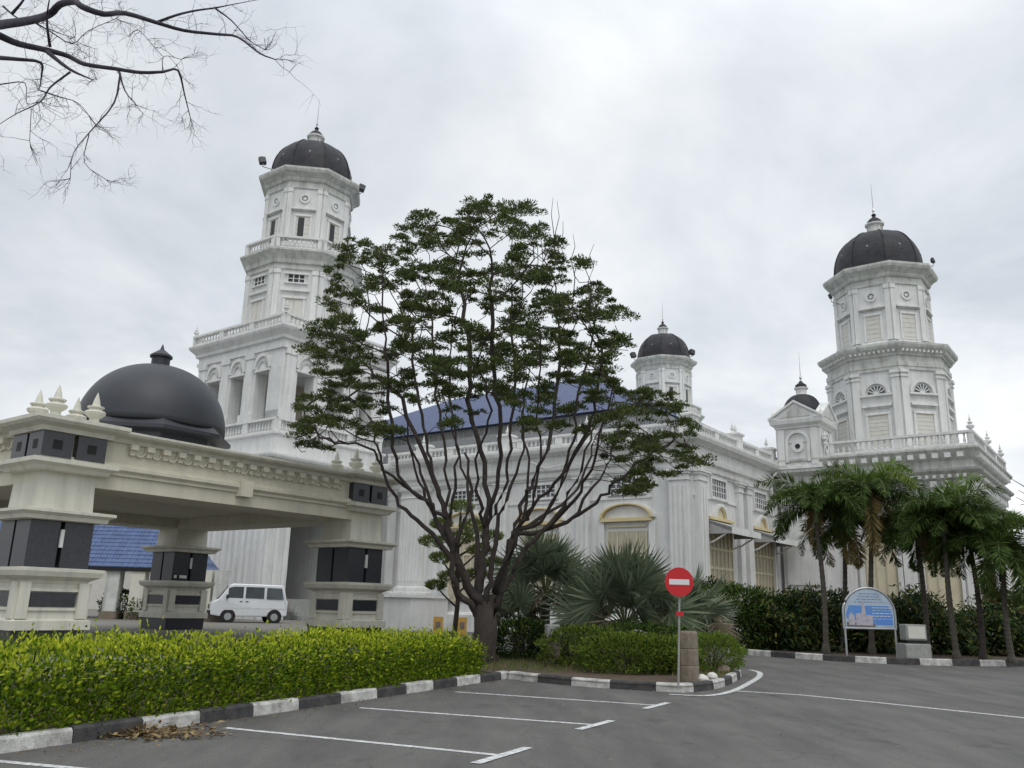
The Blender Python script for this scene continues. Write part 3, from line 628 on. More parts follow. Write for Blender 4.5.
m_ = MB(); m_.box((LC[0]-1.1, LC[1]-1.1, zf), (LC[0]+1.1, LC[1]+1.1, zo+.1), SHUT); m_.build('stair_core', ml)
# left minaret: base building with recessed doorway
m_ = MB(); h = 7.95
sb = rect(A0-.1, A1+.0, B0-.1, B1+.1)
da0, da1 = -7.24, -3.4
m_.box((A0-.1, B0-.1, 0), (da0, B1+.1, h), WHITE); m_.box((da1, B0-.1, 0), (A1, B1+.1, h), WHITE)
m_.box((da0, B0+6.0, 0), (da1, B1+.1, h), GREYW); m_.box((da0, B0-.1, 6.4), (da1, B0+6.0, h), WHITE)
fb = frame((A0-.1, B0-.1), (A1, B0-.1)); fa = frame((A0-.1, B1+.1), (A0-.1, B0-.1))
for f, ln in ((fb, 1.55), (fa, 8.3)):
    n_ = int(ln/.55)
    for i in range(n_+1):
        x = .15+i*(ln-.3)/n_; m_.fbox(f, x-.13, x+.13, 1.6, 7.2, 0, .07, WHITE2)
    m_.fbox(f, -.15, ln, .0, 1.3, 0, .18, WHITE); m_.fbox(f, -.2, ln, 1.3, 1.5, 0, .24, WHITE2)
m_.build('tower_base', ml)
m_ = MB()
for i in range(6): m_.box((da0+.05, B0-1.6+i*.35, .0), (da1-.05, B0+5.85, .5+.17*(i+1)), CONC2)
m_.build('entrance_steps', mosque)
m_ = MB(); m_.box((da0+1.0, B0+5.9, 1.5), (da1-1.0, B0+6.0-.003, 4.6), DARK); m_.build('door', mosque)

# right wing under the right minaret
WP = rect(11.4, 22.7, -10.35, 6.5); m_ = MB()
m_.loft(WP, [(0, 0), (0, 7.1)], WHITE)
m_.loft(WP, [(0, 7.1), (.12, 7.12), (.12, 7.3), (.3, 7.38), (.5, 7.5), (.55, 7.62), (.1, 7.7), (.1, 8.45), (.25, 8.52), (.3, 8.75), (.55, 8.9), (.6, 9.02), (.12, 9.08), (.12, 9.5), (.3, 9.6), (.5, 9.9), (.6, 10.02), (.6, 10.12), (.3, 10.2)], GREYST)
dentils(m_, WP, 9.6, 9.85, .15, .55, .3, .3, WHITE2); dentils(m_, WP, 8.1, 8.42, .1, .3, .3, .38, WHITE2); dentils(m_, WP, 8.55, 8.72, .25, .45, .16, .2, WHITE2)
m_.loft(WP, [(.25, 0), (.25, 1.5), (.35, 1.55), (.35, 1.7), (0, 1.75)], WHITE)
m_.build('east_wing', mosque)
FW = frame((11.4, 0), (11.4, -10.35)); FS = frame((11.4, -10.35), (22.7, -10.35))
m_ = MB(); balrun(m_, FW, 3.4, 10.7, 10.2, 10.98, .35, WHITE2, 3.65, .3); m_.build('balustrade', mosque)
m_ = MB(); balrun(m_, FS, -.3, 11.4, 10.2, 10.98, .35, WHITE2, 4.1, .3); m_.build('balustrade', mosque)
urn((11.2, -3.1, 10.9), .85); urn((12.0, -10.5, 10.98), .95); urn((17, -10.6, 10.98), .95); urn((21.9, -10.6, 10.98), .95)
for f, xs in ((FW, (5.6, 8.6)), (FS, (2.6, 6.2, 9.8))):
    for x in xs:
        m_ = MB(); m_.farch(f, x, 5.0, .85, 1.1, 0, .2, WHITE2); m_.fbox(f, x-1.1, x-.85, 1.8, 5, 0, .2, WHITE2); m_.fbox(f, x+.85, x+1.1, 1.8, 5, 0, .2, WHITE2); m_.build('arched_hood', mosque)
        m_ = MB(); m_.fbox(f, x-.85, x+.85, 1.8, 5, 0, .03, CREAM); m_.fdisc(f, x, 5, .85, 0, .031, CREAM, 0, 180)
        for i in range(4): m_.fbox(f, x-.8+i*.5, x-.74+i*.5, 1.8, 5, .03, .07, SHUT)
        m_.build('window', mosque)
for f, xs in ((FW, (.5, 3.7, 6.75, 9.6)), (FS, (.3, 4.1, 7.7, 10.5))):
    for x in xs: m_ = MB(); m_.fbox(f, x, x+.65, 1.75, 7.1, 0, .2, WHITE2); m_.fbox(f, x-.1, x+.75, 6.6, 6.98, 0, .28, WHITE2); m_.build('pilaster', mosque)
# domed turret at the angle
T = rect(10.9, 13.3, -2.85, -.45); tu = empty('turret', (0, 0, 0)); tu.parent = mosque
m_ = MB(); m_.loft(T, [(0, 0), (0, 9.5), (.16, 9.55), (.16, 9.7), (0, 9.75), (0, 11.9), (.1, 11.95), (.1, 12.05), (.3, 12.2), (.34, 12.4), (.34, 12.46), (.0, 12.5)], WHITE)
m_.loft(T, [(.02, 8.2), (.2, 8.3), (.3, 8.5), (.05, 8.6), (.05, 9.1), (.4, 9.3), (.42, 9.45), (.02, 9.5)], GREYST)
for f in edges(T):
    x = f.L/2
    m_.fpoly(f, [(-.3, 12.46), (f.L+.3, 12.46), (x, 13.45)], -.12, .3, WHITE); m_.fpoly(f, [(.3, 12.56), (f.L-.3, 12.56), (x, 13.2)], .3, .33, GREYST)
    for s_ in (-1, 1): m_.fpoly(f, [(x+s_*(x+.36), 12.46), (x+s_*(x+.36), 12.6), (x, 13.58), (x, 13.44)][::s_], -.12, .4, WHITE2)
    for xx in (.05, f.L-.45): m_.fbox(f, xx, xx+.4, 9.75, 11.9, 0, .09, WHITE2)
    m_.farch(f, x, 11.1, .55, .72, 0, .12, WHITE2); m_.fbox(f, x-.72, x-.55, 9.95, 11.1, 0, .12, WHITE2); m_.fbox(f, x+.55, x+.72, 9.95, 11.1, 0, .12, WHITE2)
    m_.farch(f, x, 10.85, .16, .36, 0, .1, WHITE2, 0, 360); m_.fdisc(f, x, 10.85, .16, 0, .03, DARK, n=12); m_.fbox(f, .5, f.L-.5, 11.06, 11.12, 0, .05, GREYST)
    m_.fbox(f, .2, f.L-.2, 3, 7.6, 0, .08, WHITE2)
m_.build('turret_body', tu)
cT = (12.1, -1.65); m_ = MB(); m_.lathe((*cT, 12.45), [(1.22*math.cos(t)**.7+.02, 1.75*math.sin(t)) for t in [k/10*math.pi/2 for k in range(10)]], DOME, 16); m_.build('dome', tu)
m_ = MB(); m_.lathe((*cT, 14.1), [(.4, 0), (.4, .08), (.32, .1), (.32, .4), (.42, .46), (.42, .52), (.3, .55)], WHITE2, 12); m_.lathe((*cT, 14.65), [(.36, 0), (.32, .16), (.16, .28), (.08, .4), (.02, .42)], DOME, 12); m_.build('lantern', tu)
m_ = MB(); m_.lathe((*cT, 15.0), [(.07, 0), (.04, .15), (.08, .25), (.025, .45), (.015, 1.0), (.006, 1.9)], METAL, 6); m_.build('spire', tu)
for c in ((10.7, -.3), (13.4, -3.2), (10.75, -3.1)): urn((*c, 12.5), .5, tu)
# downpipe
m_ = MB(); m_.tube([FR_(10.2, 9.3, .55), FR_(10.0, 9.0, .35), FR_(9.95, 8.3, .3), FR_(9.95, 0, .3)], .06, WHITE2); m_.build('downpipe', mosque); m_ = MB(); m_.tube([FL(bX(9.5), 9.2, .5), FL(bX(8.4), 8.7, .3), FL(bX(6.9), 8.9, .3)], .05, WHITE2); m_.build('downpipe', mosque)

# floodlights on brackets (things of their own)
def w2(a, b, z): p = C0+UW*a+VW*b; return np.array([p[0], p[1], z])
def floodlight(px, D, label, tilt=-.3, s_=1., side=-1):
    p = atD(*px, D); e_ = empty('floodlight', p, 0, label, 'floodlight', 'floodlights on the minarets')
    m_ = MB(); m_.box((-.22*s_, -.16*s_, -.05), (.22*s_, .16*s_, .42*s_), DARK); m_.lathe((0, 0, .42*s_), [(.1, 0), (.1, .1)], DARK, 8)
    o = m_.build('lamp_housing', e_, bevel=.03); o.rotation_euler = (tilt, .25*side, .4)
    m_ = MB(); m_.tube([(0, 0, 0), (0, 0, -.25), (-side*.4, .1, -.32), (-side*1.15, .35, -.45)], .035, METAL); m_.build('bracket', e_)
floodlight((263, 163), 52.5, 'black floodlight on the left side of the tall left minaret cornice')
floodlight((361, 190), 53, 'black floodlight on the right side of the tall left minaret cornice', side=1)
floodlight((634, 357), 85.5, 'black floodlight on the left of the distant middle minaret dome', s_=1.2)
floodlight((692, 354), 86, 'black floodlight on the right of the distant middle minaret dome', s_=1.2, side=1)
floodlight((933, 262), 56, 'grey floodlight beside the right minaret dome, right side', side=1, s_=.55)
floodlight((831, 298), 55.5, 'small floodlight under the right minaret top cornice, left side', s_=.45)
floodlight((946, 394), 56, 'floodlight on the lower cornice of the right minaret, right side', side=1, s_=.55)

# ================================================================== PAVILION (porte-cochere)
PN = np.array([0, 0, 0])+ray(47, 415)*20.; PN[2] = 0
pav = empty('entrance_pavilion', PN, rad(53), 'cream square entrance pavilion with dark granite pillars and a big dark dome', 'pavilion')
SW = 10.15     # outer side along the beam
SV = 10.1      # outer depth
PW = 1.42      # pillar width
def pillar(a, b, name='pillar'):
    P = rect(a, a+PW, b, b+PW); c = (a+PW/2, b+PW/2); m_ = MB(); i_ = .1
    m_.loft(P, [(i_, .8), (i_, .98), (.0, 1.02), (-.04, 1.7), (.0, 1.78), (.16, 1.86), (.2, 1.96), (.2, 2.02), (-.1, 2.04)], PCREAM)
    for f in edges(P):
        for x in (0.0, PW-.22): m_.fbox(f, x, x+.22, 1.02, 1.74, -.04, .06, PCREAM)
        m_.fbox(f, PW/2-.52, PW/2+.52, 1.18, 1.24, -.04, .03, PCREAM); m_.fbox(f, PW/2-.52, PW/2+.52, 1.56, 1.62, -.04, .03, PCREAM)
    m_.loft(P, [(-.1, 2.99), (.14, 3.0), (.16, 3.08), (.26, 3.14), (.26, 3.2), (-.1, 3.24), (-.13, 4.0), (-.1, 4.0), (.05, 4.02), (.1, 4.1), (.2, 4.16), (.2, 4.25), (-.1, 4.28)], PCREAM)
    p_ = m_.build(name, pav)
    m_ = MB(); m_.loft(P, [(.02, -.1), (.02, .8)], GRAN); m_.build('plinth', p_)
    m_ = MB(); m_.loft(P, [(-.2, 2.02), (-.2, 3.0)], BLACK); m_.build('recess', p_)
    h_ = PW/2-.05-.045
    for sx in (0, 1):
        for sy in (0, 1):
            q = rect(a+.05+sx*(h_+.09), a+.05+h_+sx*(h_+.09), b+.05+sy*(h_+.09), b+.05+h_+sy*(h_+.09)); m_ = MB(); m_.loft(q, [(0, 2.03), (0, 2.99)], GRAN); m_.build('granite_pier', p_)
            q2 = rect(a+.0+sx*(h_+.12), a+.0+h_+.02+sx*(h_+.12), b+.0+sy*(h_+.12), b+.02+h_+sy*(h_+.12)); m_ = MB(); m_.loft(q2, [(0, 4.27), (0, 4.83)], GRAN)
            for f in edges(q2): m_.fbox(f, f.L/2-.1, f.L/2+.1, 4.46, 4.66, 0, .004, BLACK)
            m_.build('granite_block', p_)
    m_ = MB()
    for f in edges(P): m_.fbox(f, PW/2-.46, PW/2+.46, 1.26, 1.54, -.04, .025, GRAN)
    m_.build('granite_panel', p_)
    m_ = MB()
    for f in edges(P)[:1]: m_.fbox(f, PW/2-.035, PW/2+.035, 2.45, 2.82, -.05, .0, SWHITE)
    m_.build('lamp_tube', p_)
for a, b in ((0, 0), (SW-PW, 0), (0, SV-PW), (SW-PW, SV-PW)): pillar(a, b)
m_ = MB(); ring_o = rect(0.12, SW-.12, .12, SV-.12)
for f in edges(ring_o):
    x0, x1 = .0, f.L
    m_.fbox(f, 0, f.L-1.3, 3.78, 4.1, -1.3, -.02, PWARM)
m_.build('beam', pav)
m_ = MB(); m_.loft(ring_o, [(-.1, 4.1), (.04, 4.1), (.04, 4.16), (.12, 4.22), (.12, 4.3), (.04, 4.32), (.04, 4.36), (-.06, 4.38), (-.06, 4.84), (.0, 4.86)], PWARM); m_.build('frieze', pav)
m_ = MB(); m_.loft(ring_o, [(-.1, 4.84), (.02, 4.85), (.06, 4.93), (.22, 4.98), (.26, 5.03), (.26, 5.08), (.1, 5.1), (-.2, 5.14), (-3.6, 5.3)], PCREAM)
for c in ((0, 0), (SW-PW, 0), (0, SV-PW), (SW-PW, SV-PW)):
    q = rect(c[0], c[0]+PW, c[1], c[1]+PW); m_.loft(q, [(-.1, 4.83), (.05, 4.835), (.08, 4.93), (.24, 4.99), (.3, 5.05), (.3, 5.13), (-.3, 5.17)], PCREAM)
m_.build('cornice', pav)
m_ = MB()
for f in edges(ring_o):
    n_ = 16
    for i in range(n_):
        x = PW+.3+(f.L-2*PW-.6)*(i+.5)/n_
        m_.fbox(f, x-.09, x+.09, 4.72, 4.84, -.06, .1, PWARM); m_.fbox(f, x-.06, x+.06, 4.6, 4.72, -.06, .03, PWARM)
        m_.farch(f, x+.2, 4.72, .1, .14, -.06, .0, PWARM, 180, 360, 6)
    m_.fbox(f, f.L/2-.18, f.L/2+.18, 4.0, 4.4, -.1, .2, PWARM)
m_.build('corbel_band', pav)
m_ = MB(); m_.box((1.2, 1.2, 4.12), (SW-1.2, SV-1.2, 4.2), PWARM); p_ = m_.build('ceiling', pav)
m_ = MB(); m_.lathe((SW*.35, SW*.3, 3.95), [(.02, .17), (.3, .15), (.26, .05), (.05, 0)], GRAN, 12); m_.build('ceiling_lamp', p_)
cP = (SW/2, 4.75); m_ = MB(); m_.loft(octa(cP, 1.9), [(0, 5.1), (0, 6.02)], GRAN); m_.build('drum', pav)
m_ = MB(); m_.loft(octa(cP, 2.28), [(-.4, 5.84), (0, 5.9), (0, 6.0), (-.22, 6.2), (-.26, 6.18)], PDOME); m_.build('dome_rim', pav)
m_ = MB(); m_.lathe((*cP, 6.16), [(2.02*math.cos(t)**.92+.02, 1.95*math.sin(t)) for t in [k/20*math.pi/2 for k in range(20)]]+[(.1, 1.95)], PDOME, 48); o = m_.build('dome', pav, smooth=True)
m_ = MB(); m_.lathe((*cP, 8.08), [(.26, 0), (.26, .28), (.32, .3), (.32, .36), (.2, .45), (.06, .56), (.03, .66), (.01, .72)], PDOME, 14); m_.build('finial', pav)
FIN = [(.26, 0), (.24, .06), (.16, .16), (.15, .24), (.3, .36), (.33, .44), (.3, .48), (.2, .52), (.2, .56), (.26, .6), (.26, .64), (.13, .68), (.09, .86), (.01, 1.12)]
for c in ((0, 0), (SW-PW, 0), (0, SV-PW), (SW-PW, SV-PW)):
    for dx, dy in ((.3, .3), (.3, 1.15), (1.15, .3), (1.15, 1.15)):
        m_ = MB(); s_ = .68; m_.lathe((c[0]+dx, c[1]+dy, 5.14), [(r*s_, z*s_) for r, z in FIN], PCREAM, 14); m_.build('finial', pav)
# small notices on the far pillar
m_ = MB(); m_.fbox(frame((SW-PW, SV-PW), (SW, SV-PW)), .1, .2, 2.12, 2.22, .0, .01, SWHITE); m_.fbox(frame((SW-PW, SV-PW), (SW, SV-PW)), .3, .58, 2.12, 2.22, 0, .01, SWHITE); m_.build('notice_plate', pav)

# ================================================================== tiled walkway shelter behind
sh = empty('walkway_shelter', (-22.5, 42, FZ), rad(4), 'open shelter with a bright blue tiled roof behind the pavilion', 'shelter')
m_ = MB(); X0, X1 = -22, 8.0
m_.add([(X0, -2.2, 2.35), (X1, -2.2, 2.35), (X1-1.6, 0, 4.6), (X0, 0, 4.6), (X0, 2.2, 2.35), (X1, 2.2, 2.35)], [(0, 1, 2, 3), (4, 3, 2, 5), (1, 5, 2)], BLUET2); m_.add([(X0, -2.2, 2.3), (X1, -2.2, 2.3), (X1, 2.2, 2.3), (X0, 2.2, 2.3)], [(3, 2, 1, 0)], GREYST)
for i in range(12): z = 2.35+i*.19; y = -2.2+i*.186; m_.add([(X0, y-.03, z+.02), (X1-i*.13, y-.03, z+.02), (X1-i*.13, y+.16, z+.17), (X0, y+.16, z+.17), (X0, y-.03, z-.03), (X1-i*.13, y-.03, z-.03)], [(0, 1, 2, 3), (4, 5, 1, 0)], BLUET2)
m_.build('roof', sh)
m_ = MB(); m_.box((X0, -2.25, 2.15), (X1, -2.12, 2.33), BLACK); m_.build('gutter', sh)
for k_, px_ in enumerate((20, 50, 113, 138, 205, 221)):
    wp = atY(px_, 595, 40.5)-np.array([-22.5, 42, 0]); ca, sa = math.cos(-rad(4)), math.sin(-rad(4)); lx, ly = wp[0]*ca-wp[1]*sa, wp[0]*sa+wp[1]*ca
    m_ = MB(); m_.box((lx-.3, ly-.3, 0), (lx+.3, ly+.3, 2.3), GREYST if k_ % 3 == 2 else PCREAM); m_.box((lx-.38, ly-.38, 0), (lx+.38, ly+.38, .35), CONC); m_.build('post', sh)

# ================================================================== VAN
vp = ground(246, 622.5, FZ); van = empty('van', (vp[0], vp[1], FZ), rad(180+24), 'small white minivan parked beyond the pavilion between its pillars', 'van')
Lv, Wv = 3.4, 1.42
prof = [(-1.68, .32), (-1.7, .95), (-1.62, 1.05), (-1.5, 1.62), (-1.38, 1.7), (.78, 1.72), (.92, 1.66), (1.38, 1.02), (1.66, .88), (1.7, .62), (1.7, .34), (1.34, .28), (.62, .28), (-.8, .28), (-1.4, .28)]
def yext(mb, pr, y0, y1, M_, inset=0):
    n = len(pr); vs = [(x, y0, z) for x, z in pr]+[(x, y1, z) for x, z in pr]
    mb.add(vs, [list(range(n)), list(range(2*n-1, n-1, -1))]+[((i+1) % n, i, i+n, (i+1) % n+n) for i in range(n)], M_)
m_ = MB()
lower = [p for p in prof]
secs = []
# tapered cross-section: upper body narrower
def vsec(y, k): return [(x*(1-.0*k), (y if z < 1.0 else y*(1-.13*(z-1.0)/.7)), z) for x, z in prof]
vs = vsec(-Wv/2, 0)+vsec(Wv/2, 0); n_ = len(prof)
m_.add(vs, [list(range(n_)), list(range(2*n_-1, n_-1, -1))]+[((i+1) % n_, i, i+n_, (i+1) % n_+n_) for i in range(n_)], VANW)
body = m_.build('body', van, bevel=.045)
def sidequad(pts, s_, off):   # points (x,z) on the side
    return [(x, s_*((Wv/2 if z < 1.0 else Wv/2*(1-.13*(z-1.0)/.7))+off), z) for x, z in pts]
for s_ in (-1, 1):
    for pts in ([(.98, 1.08), (.98, 1.52), (.72, 1.58), (.32, 1.58), (.32, 1.08)][::1], [(.22, 1.08), (.22, 1.58), (-.6, 1.58), (-.6, 1.08)], [(-.72, 1.06), (-.72, 1.57), (-1.38, 1.55), (-1.48, 1.06)]):
        q = sidequad(pts, s_, .006); m_ = MB(); m_.add(q, [list(range(len(q))) if s_ < 0 else list(range(len(q)-1, -1, -1))], VGLASS); m_.build('side_window', van)
    m_ = MB()
    for x in (.27, -.66, 1.02): m_.add(sidequad([(x, .4), (x+.015, .4), (x+.015, 1.6 if x < 1 else 1.1), (x, 1.6 if x < 1 else 1.1)], s_, .004), [(0, 1, 2, 3), (3, 2, 1, 0)], RUB)
    m_.add(sidequad([(-1.6, .62), (1.3, .62), (1.3, .645), (-1.6, .645)], s_, .005), [(0, 1, 2, 3), (3, 2, 1, 0)], GREYST); m_.build('door_seam', van)
    m_ = MB(); m_.box((.34, s_*.715-.015, .92), (.46, s_*.715+.015, .95), RUB); m_.box((.08, s_*.715-.015, .92), (.2, s_*.715+.015, .95), RUB); m_.build('door_handle', van)
    m_ = MB(); m_.box((.98, s_*.76-.06, 1.05), (1.06, s_*.76+.06, 1.22), RUB); m_.build('wing_mirror', van)
    m_ = MB(); m_.box((1.62, s_*.5-.15, .62), (1.715, s_*.5+.15, .82), LAMPM); m_.build('headlight', van, bevel=.02)
    m_ = MB(); m_.box((-1.715, s_*.6-.07, .6), (-1.66, s_*.6+.07, .95), RED); m_.build('tail_light', van)
m_ = MB(); m_.add([(1.38+.01, -.58, 1.06), (1.38+.01, .58, 1.06), (.97, .54, 1.62), (.97, -.54, 1.62)], [(0, 1, 2, 3)], VGLASS); m_.build('windscreen', van)
m_ = MB(); m_.box((1.66, -.7, .36), (1.75, .7, .52), RUB); m_.build('bumper', van, bevel=.02)
m_ = MB(); m_.box((1.69, -.28, .6), (1.715, .28, .78), RUB); m_.build('grille', van)
for x in (.92, -1.12):
    for s_ in (-1, 1):
        m_ = MB()
        def wcyl(mb, r, y0, y1, M_, n=20):
            vs = [(x+r*math.cos(2*math.pi*i/n), y0, .27+r*math.sin(2*math.pi*i/n)) for i in range(n)]+[(x+r*math.cos(2*math.pi*i/n), y1, .27+r*math.sin(2*math.pi*i/n)) for i in range(n)]
            mb.add(vs, [list(range(n)), list(range(2*n-1, n-1, -1))]+[(i, (i+1) % n, (i+1) % n+n, i+n) for i in range(n)], M_)
        wcyl(m_, .335, s_*.69, s_*.712, RUB); wcyl(m_, .27, s_*.55, s_*.725, RUB); w_ = m_.build('wheel', van)
        m_ = MB(); wcyl(m_, .16, s_*.726, s_*.735, METAL); m_.build('rim', w_)

# ================================================================== small things
# no-entry sign
sp = ground(681, 690, .12); sg = empty('no_entry_sign', (sp[0], sp[1]+.25, .11), 0, 'round red no entry sign with a white bar on a thin pole', 'sign')
D_ = sp[1]+.25
c = atY(679, 582, D_-.05)
m_ = MB(); m_.tube([(0, 0, 0), (c[0]-sp[0]+.02, 0, 1.9)], .02, CONC2, 8); m_.build('pole', sg)
fs_ = frame((c[0]-sp[0]-.5, -.06), (c[0]-sp[0]+.5, -.06)); zc = c[2]-.11
m_ = MB(); m_.fdisc(fs_, .5, zc, .27, 0, .012, RED, n=36); dsk = m_.build('disc', sg)
m_ = MB(); m_.fbox(fs_, .5-.19, .5+.19, zc-.05, zc+.05, .012, .015, SWHITE); m_.build('white_bar', dsk)
m_ = MB(); m_.fbox(fs_, .43, .57, zc-.62, zc-.54, 0, .01, RED); m_.build('small_plate', sg)
# concrete post next to it
cp = ground(693, 684, .1); m_ = MB(); R0 = .215
m_.lathe((0, 0, 0), [(R0, 0), (R0*.99, .3), (R0*.93, .32), (R0*.97, .34), (R0*.98, .63), (R0*.92, .65), (R0*.97, .67), (R0*.96, .96), (R0*.86, 1.0)], CONC, 9)
o = m_.build('concrete_post'); o.location = (cp[0]+.02, cp[1]+.45, .1); o.rotation_euler = (0, rad(-1), .3); tag(o, 'short weathered brown concrete post ringed with grooves beside the no entry sign', 'post')
# white marker block in the bed
p = ground(557, 672, .1); e_ = empty('marker_post', (p[0], 22.2, .1), .2, 'small concrete post with a pale square top among the island shrubs', 'post')
m_ = MB(); m_.box((-.16, -.16, 0), (.16, .16, .66), CONC); m_.build('shaft', e_, bevel=.02); m_ = MB(); m_.box((-.17, -.17, .66), (.17, .17, .98), CONC2); m_.build('cap', e_, bevel=.03)
# orange yellow notices by the steps
for x, lb in ((438, 'orange yellow barrier sign by the mosque steps, nearer the corner pier'), (462, 'orange yellow barrier sign by the mosque steps, nearer the tree trunk')):
    p = atD(x, 626, 38.); e_ = empty('barrier_sign', (p[0], p[1], 0), 0, lb, 'sign', 'orange barrier signs')
    m_ = MB(); f = frame((-.25, 0), (.25, 0)); m_.fbox(f, .04, .46, .12, .95, 0, .04, ORANGE); m_.fbox(f, .14, .36, .45, .75, .04, .05, BROWN); m_.build('panel', e_, bevel=.02)
    for x in (-.2, .2): m_ = MB(); m_.box((x-.02, -.2, 0), (x+.02, .2, .16), RUB); m_.build('leg', e_)
# information board
bp = ground(871, 657, .16); YB = bp[1]; bl, br = atY(845, 640, YB), atY(897, 640, YB); wB = br[0]-bl[0]; ztop = atY(870, 588, YB)[2]; zbot = atY(870, 628.5, YB)[2]; r_ = wB/2; zsp = ztop-r_*.95
ib = empty('information_board', (bl[0], YB, .14), 0, 'arched information board with a blue mosque picture on two metal legs', 'sign board')
f = frame((0, 0), (wB, 0)); dz = -.14
def arc(x, zb, r, n=18, sq=.95): return [(x+r*math.cos(math.pi*i/n), zb+r*math.sin(math.pi*i/n)*sq) for i in range(n+1)]
zs = zsp+dz; zb_ = zbot+dz
m_ = MB(); m_.fpoly(f, [(0.05, zb_), (wB-.05, zb_)]+arc(r_, zs, r_-.05), -.02, .03, LBLUE); pn = m_.build('panel', ib)
m_ = MB()
zmid = zs+.28*r_
m_.fpoly(f, [(.09, zb_+.32), (wB*.62, zb_+.12), (wB-.1, zb_+.12), (wB-.1, zs), (wB-.2, zmid), (.2, zmid), (.09, zs)], .03, .034, BLUEP)
m_.fpoly(f, [(.09, zb_+.05), (wB*.6, zb_+.05), (wB*.6, zb_+.14), (.09, zb_+.2)], .034, .038, BROWN)
x = wB*.36; z = zb_+.1
m_.fpoly(f, [(x-.22, z), (x+.34, z), (x+.34, z+.32), (x+.12, z+.34), (x+.1, z+.62), (x+.05, z+.85), (x, z+.62), (x-.02, z+.4), (x-.22, z+.36)], .038, .041, PINKISH)
m_.fpoly(f, [(.16, z), (.36, z), (.36, z+.3), (.26, z+.42), (.16, z+.3)], .038, .041, PINKISH); m_.build('picture', pn)
m_ = MB()
for i in range(7): zz_ = zmid+.12+i*.075; hw = .5-.04*i; 
for i in range(4):
    z = zmid+.1+i*.09; hw = .48-.06*i
    k = -hw
    while k < hw: l_ = random.uniform(.06, .16); m_.fbox(f, r_+k, r_+min(k+l_, hw), z, z+.03, .03, .033, INKM); k += l_+.035
for i in range(7):
    z = zb_+.3+i*.09; k = .1
    while k < wB/2-.15: l_ = random.uniform(.05, .14); m_.fbox(f, r_+k, r_+min(k+l_, wB/2-.12), z, z+.022, .034, .037, SWHITE if i % 3 else LBLUE); k += l_+.03
m_.build('text_lines', pn)
m_ = MB(); m_.tube([f(0, zb_-.02, 0)]+[f(x, z, 0) for x, z in arc(r_, zs, r_)][::-1]+[f(wB, zb_-.02, 0)], .04, METAL, 8); m_.tube([f(0, zb_, 0), f(wB, zb_, 0)], .035, METAL, 8); m_.build('frame', ib)
for x in (.03, wB-.03): m_ = MB(); m_.tube([f(x, 0, 0), f(x, zb_, 0)], .035, METAL, 8); m_.build('leg', ib)
# utility cabinet
p = ground(918, 660, .14); e_ = empty('utility_box', (p[0], p[1]+.2, .14), .05, 'pale box on a grey concrete block beside the arched information board', 'utility box')
m_ = MB(); m_.box((-.42, -.3, 0), (.42, .3, .5), CONC2); m_.build('base_block', e_, bevel=.03); m_ = MB(); m_.box((-.3, -.2, .5), (.34, .2, .6), BLACK); m_.build('gap', e_)
m_ = MB(); m_.box((-.34, -.22, .6), (.36, .22, 1.1), CONC2); m_.build('cabinet', e_, bevel=.03); m_ = MB(); m_.box((-.27, -.24, .66), (.29, -.225, 1.04), PALE); m_.build('door', e_)

# ================================================================== VEGETATION
def shell_leaves(C, R, n, low=0.):
    """points in an ellipsoid volume, biased to the surface, plus outward direction"""
    d = rdir(n*2); d = d[d[:, 2] > low-1][:n]; n = len(d); f = rng.uniform(.5, 1, n)**.4
    f *= 1+.13*np.sin(d[:, 0]*7+R[0]*9)*np.cos(d[:, 1]*6+1)+.08*np.sin(d[:, 2]*11)
    return np.array(C)+d*f[:, None]*np.array(R), d, f
def shrub(name, c, R, n, mats, w, ls, ww, label=None, cat='shrub', group=None, up=.5, kind=None):
    P, d, f = shell_leaves((c[0], c[1], c[2]+R[2]*.8), R, n); k = P[:, 2] > c[2]+.02; P, d, f = P[k], d[k], f[k]; n = len(P)
    D = d+rdir(n)*.8+np.array([0, 0, up]); Nn = rdir(n)*.8+np.array([0, 0, 1.])
    mi = rng.choice(len(mats), n, p=w)
    root = empty(name, c, 0, label, cat, group)
    if kind: root['kind'] = kind
    o = leaves('foliage', P, D, Nn, ls*rng.uniform(.6, 1.3, n), ww*rng.uniform(.7, 1.2, n), mats, mi, None, c); o.parent = root; o.location = (0, 0, 0)
    m_ = MB()
    for i in range(7):
        a = random.uniform(0, 6.28); t = random.uniform(.4, .8); m_.tube([(0, 0, -.02), (math.cos(a)*R[0]*t*.5, math.sin(a)*R[1]*t*.5, R[2]*.7), (math.cos(a)*R[0]*t, math.sin(a)*R[1]*t, R[2]*1.3)], [.03, .02, .008], BARK, 5)
    m_.build('stems', root); return root
# clipped hedge along the kerb ------------------------------------------------------
hs = HK0-hd*4.4; Lh = np.linalg.norm(HK1-HK0)+3.6; nL = 66000
s = rng.uniform(0, Lh, nL); wH = 1.35; hH = .69
side = rng.choice(4, nL, p=[.32, .40, .05, .23])       # top, front, back, inside
u = rng.uniform(0, 1, nL); jit = rng.normal(0, .045, nL)
wob = .06*np.sin(s*1.3)+.05*np.sin(s*5.3+1)*np.sin(s*.7)+.035*np.sin(s*11.7+u*5)+rng.exponential(.04, nL)
bul = .09*np.sin(s*3.1+u*4)+.07*np.sin(s*7.7-u*6)
t = np.where(side == 0, u*wH, np.where(side == 1, .0+jit+bul, np.where(side == 2, wH+jit, .12+u*.45)))
z = np.where(side == 0, hH+wob+jit*.9+.05*np.sin(u*9+s*2), np.where(side == 1, .02+rng.uniform(0, 1, nL)*hH, np.where(side == 2, rng.uniform(.1, 1, nL)*hH, rng.uniform(.05, .95, nL)*hH)))
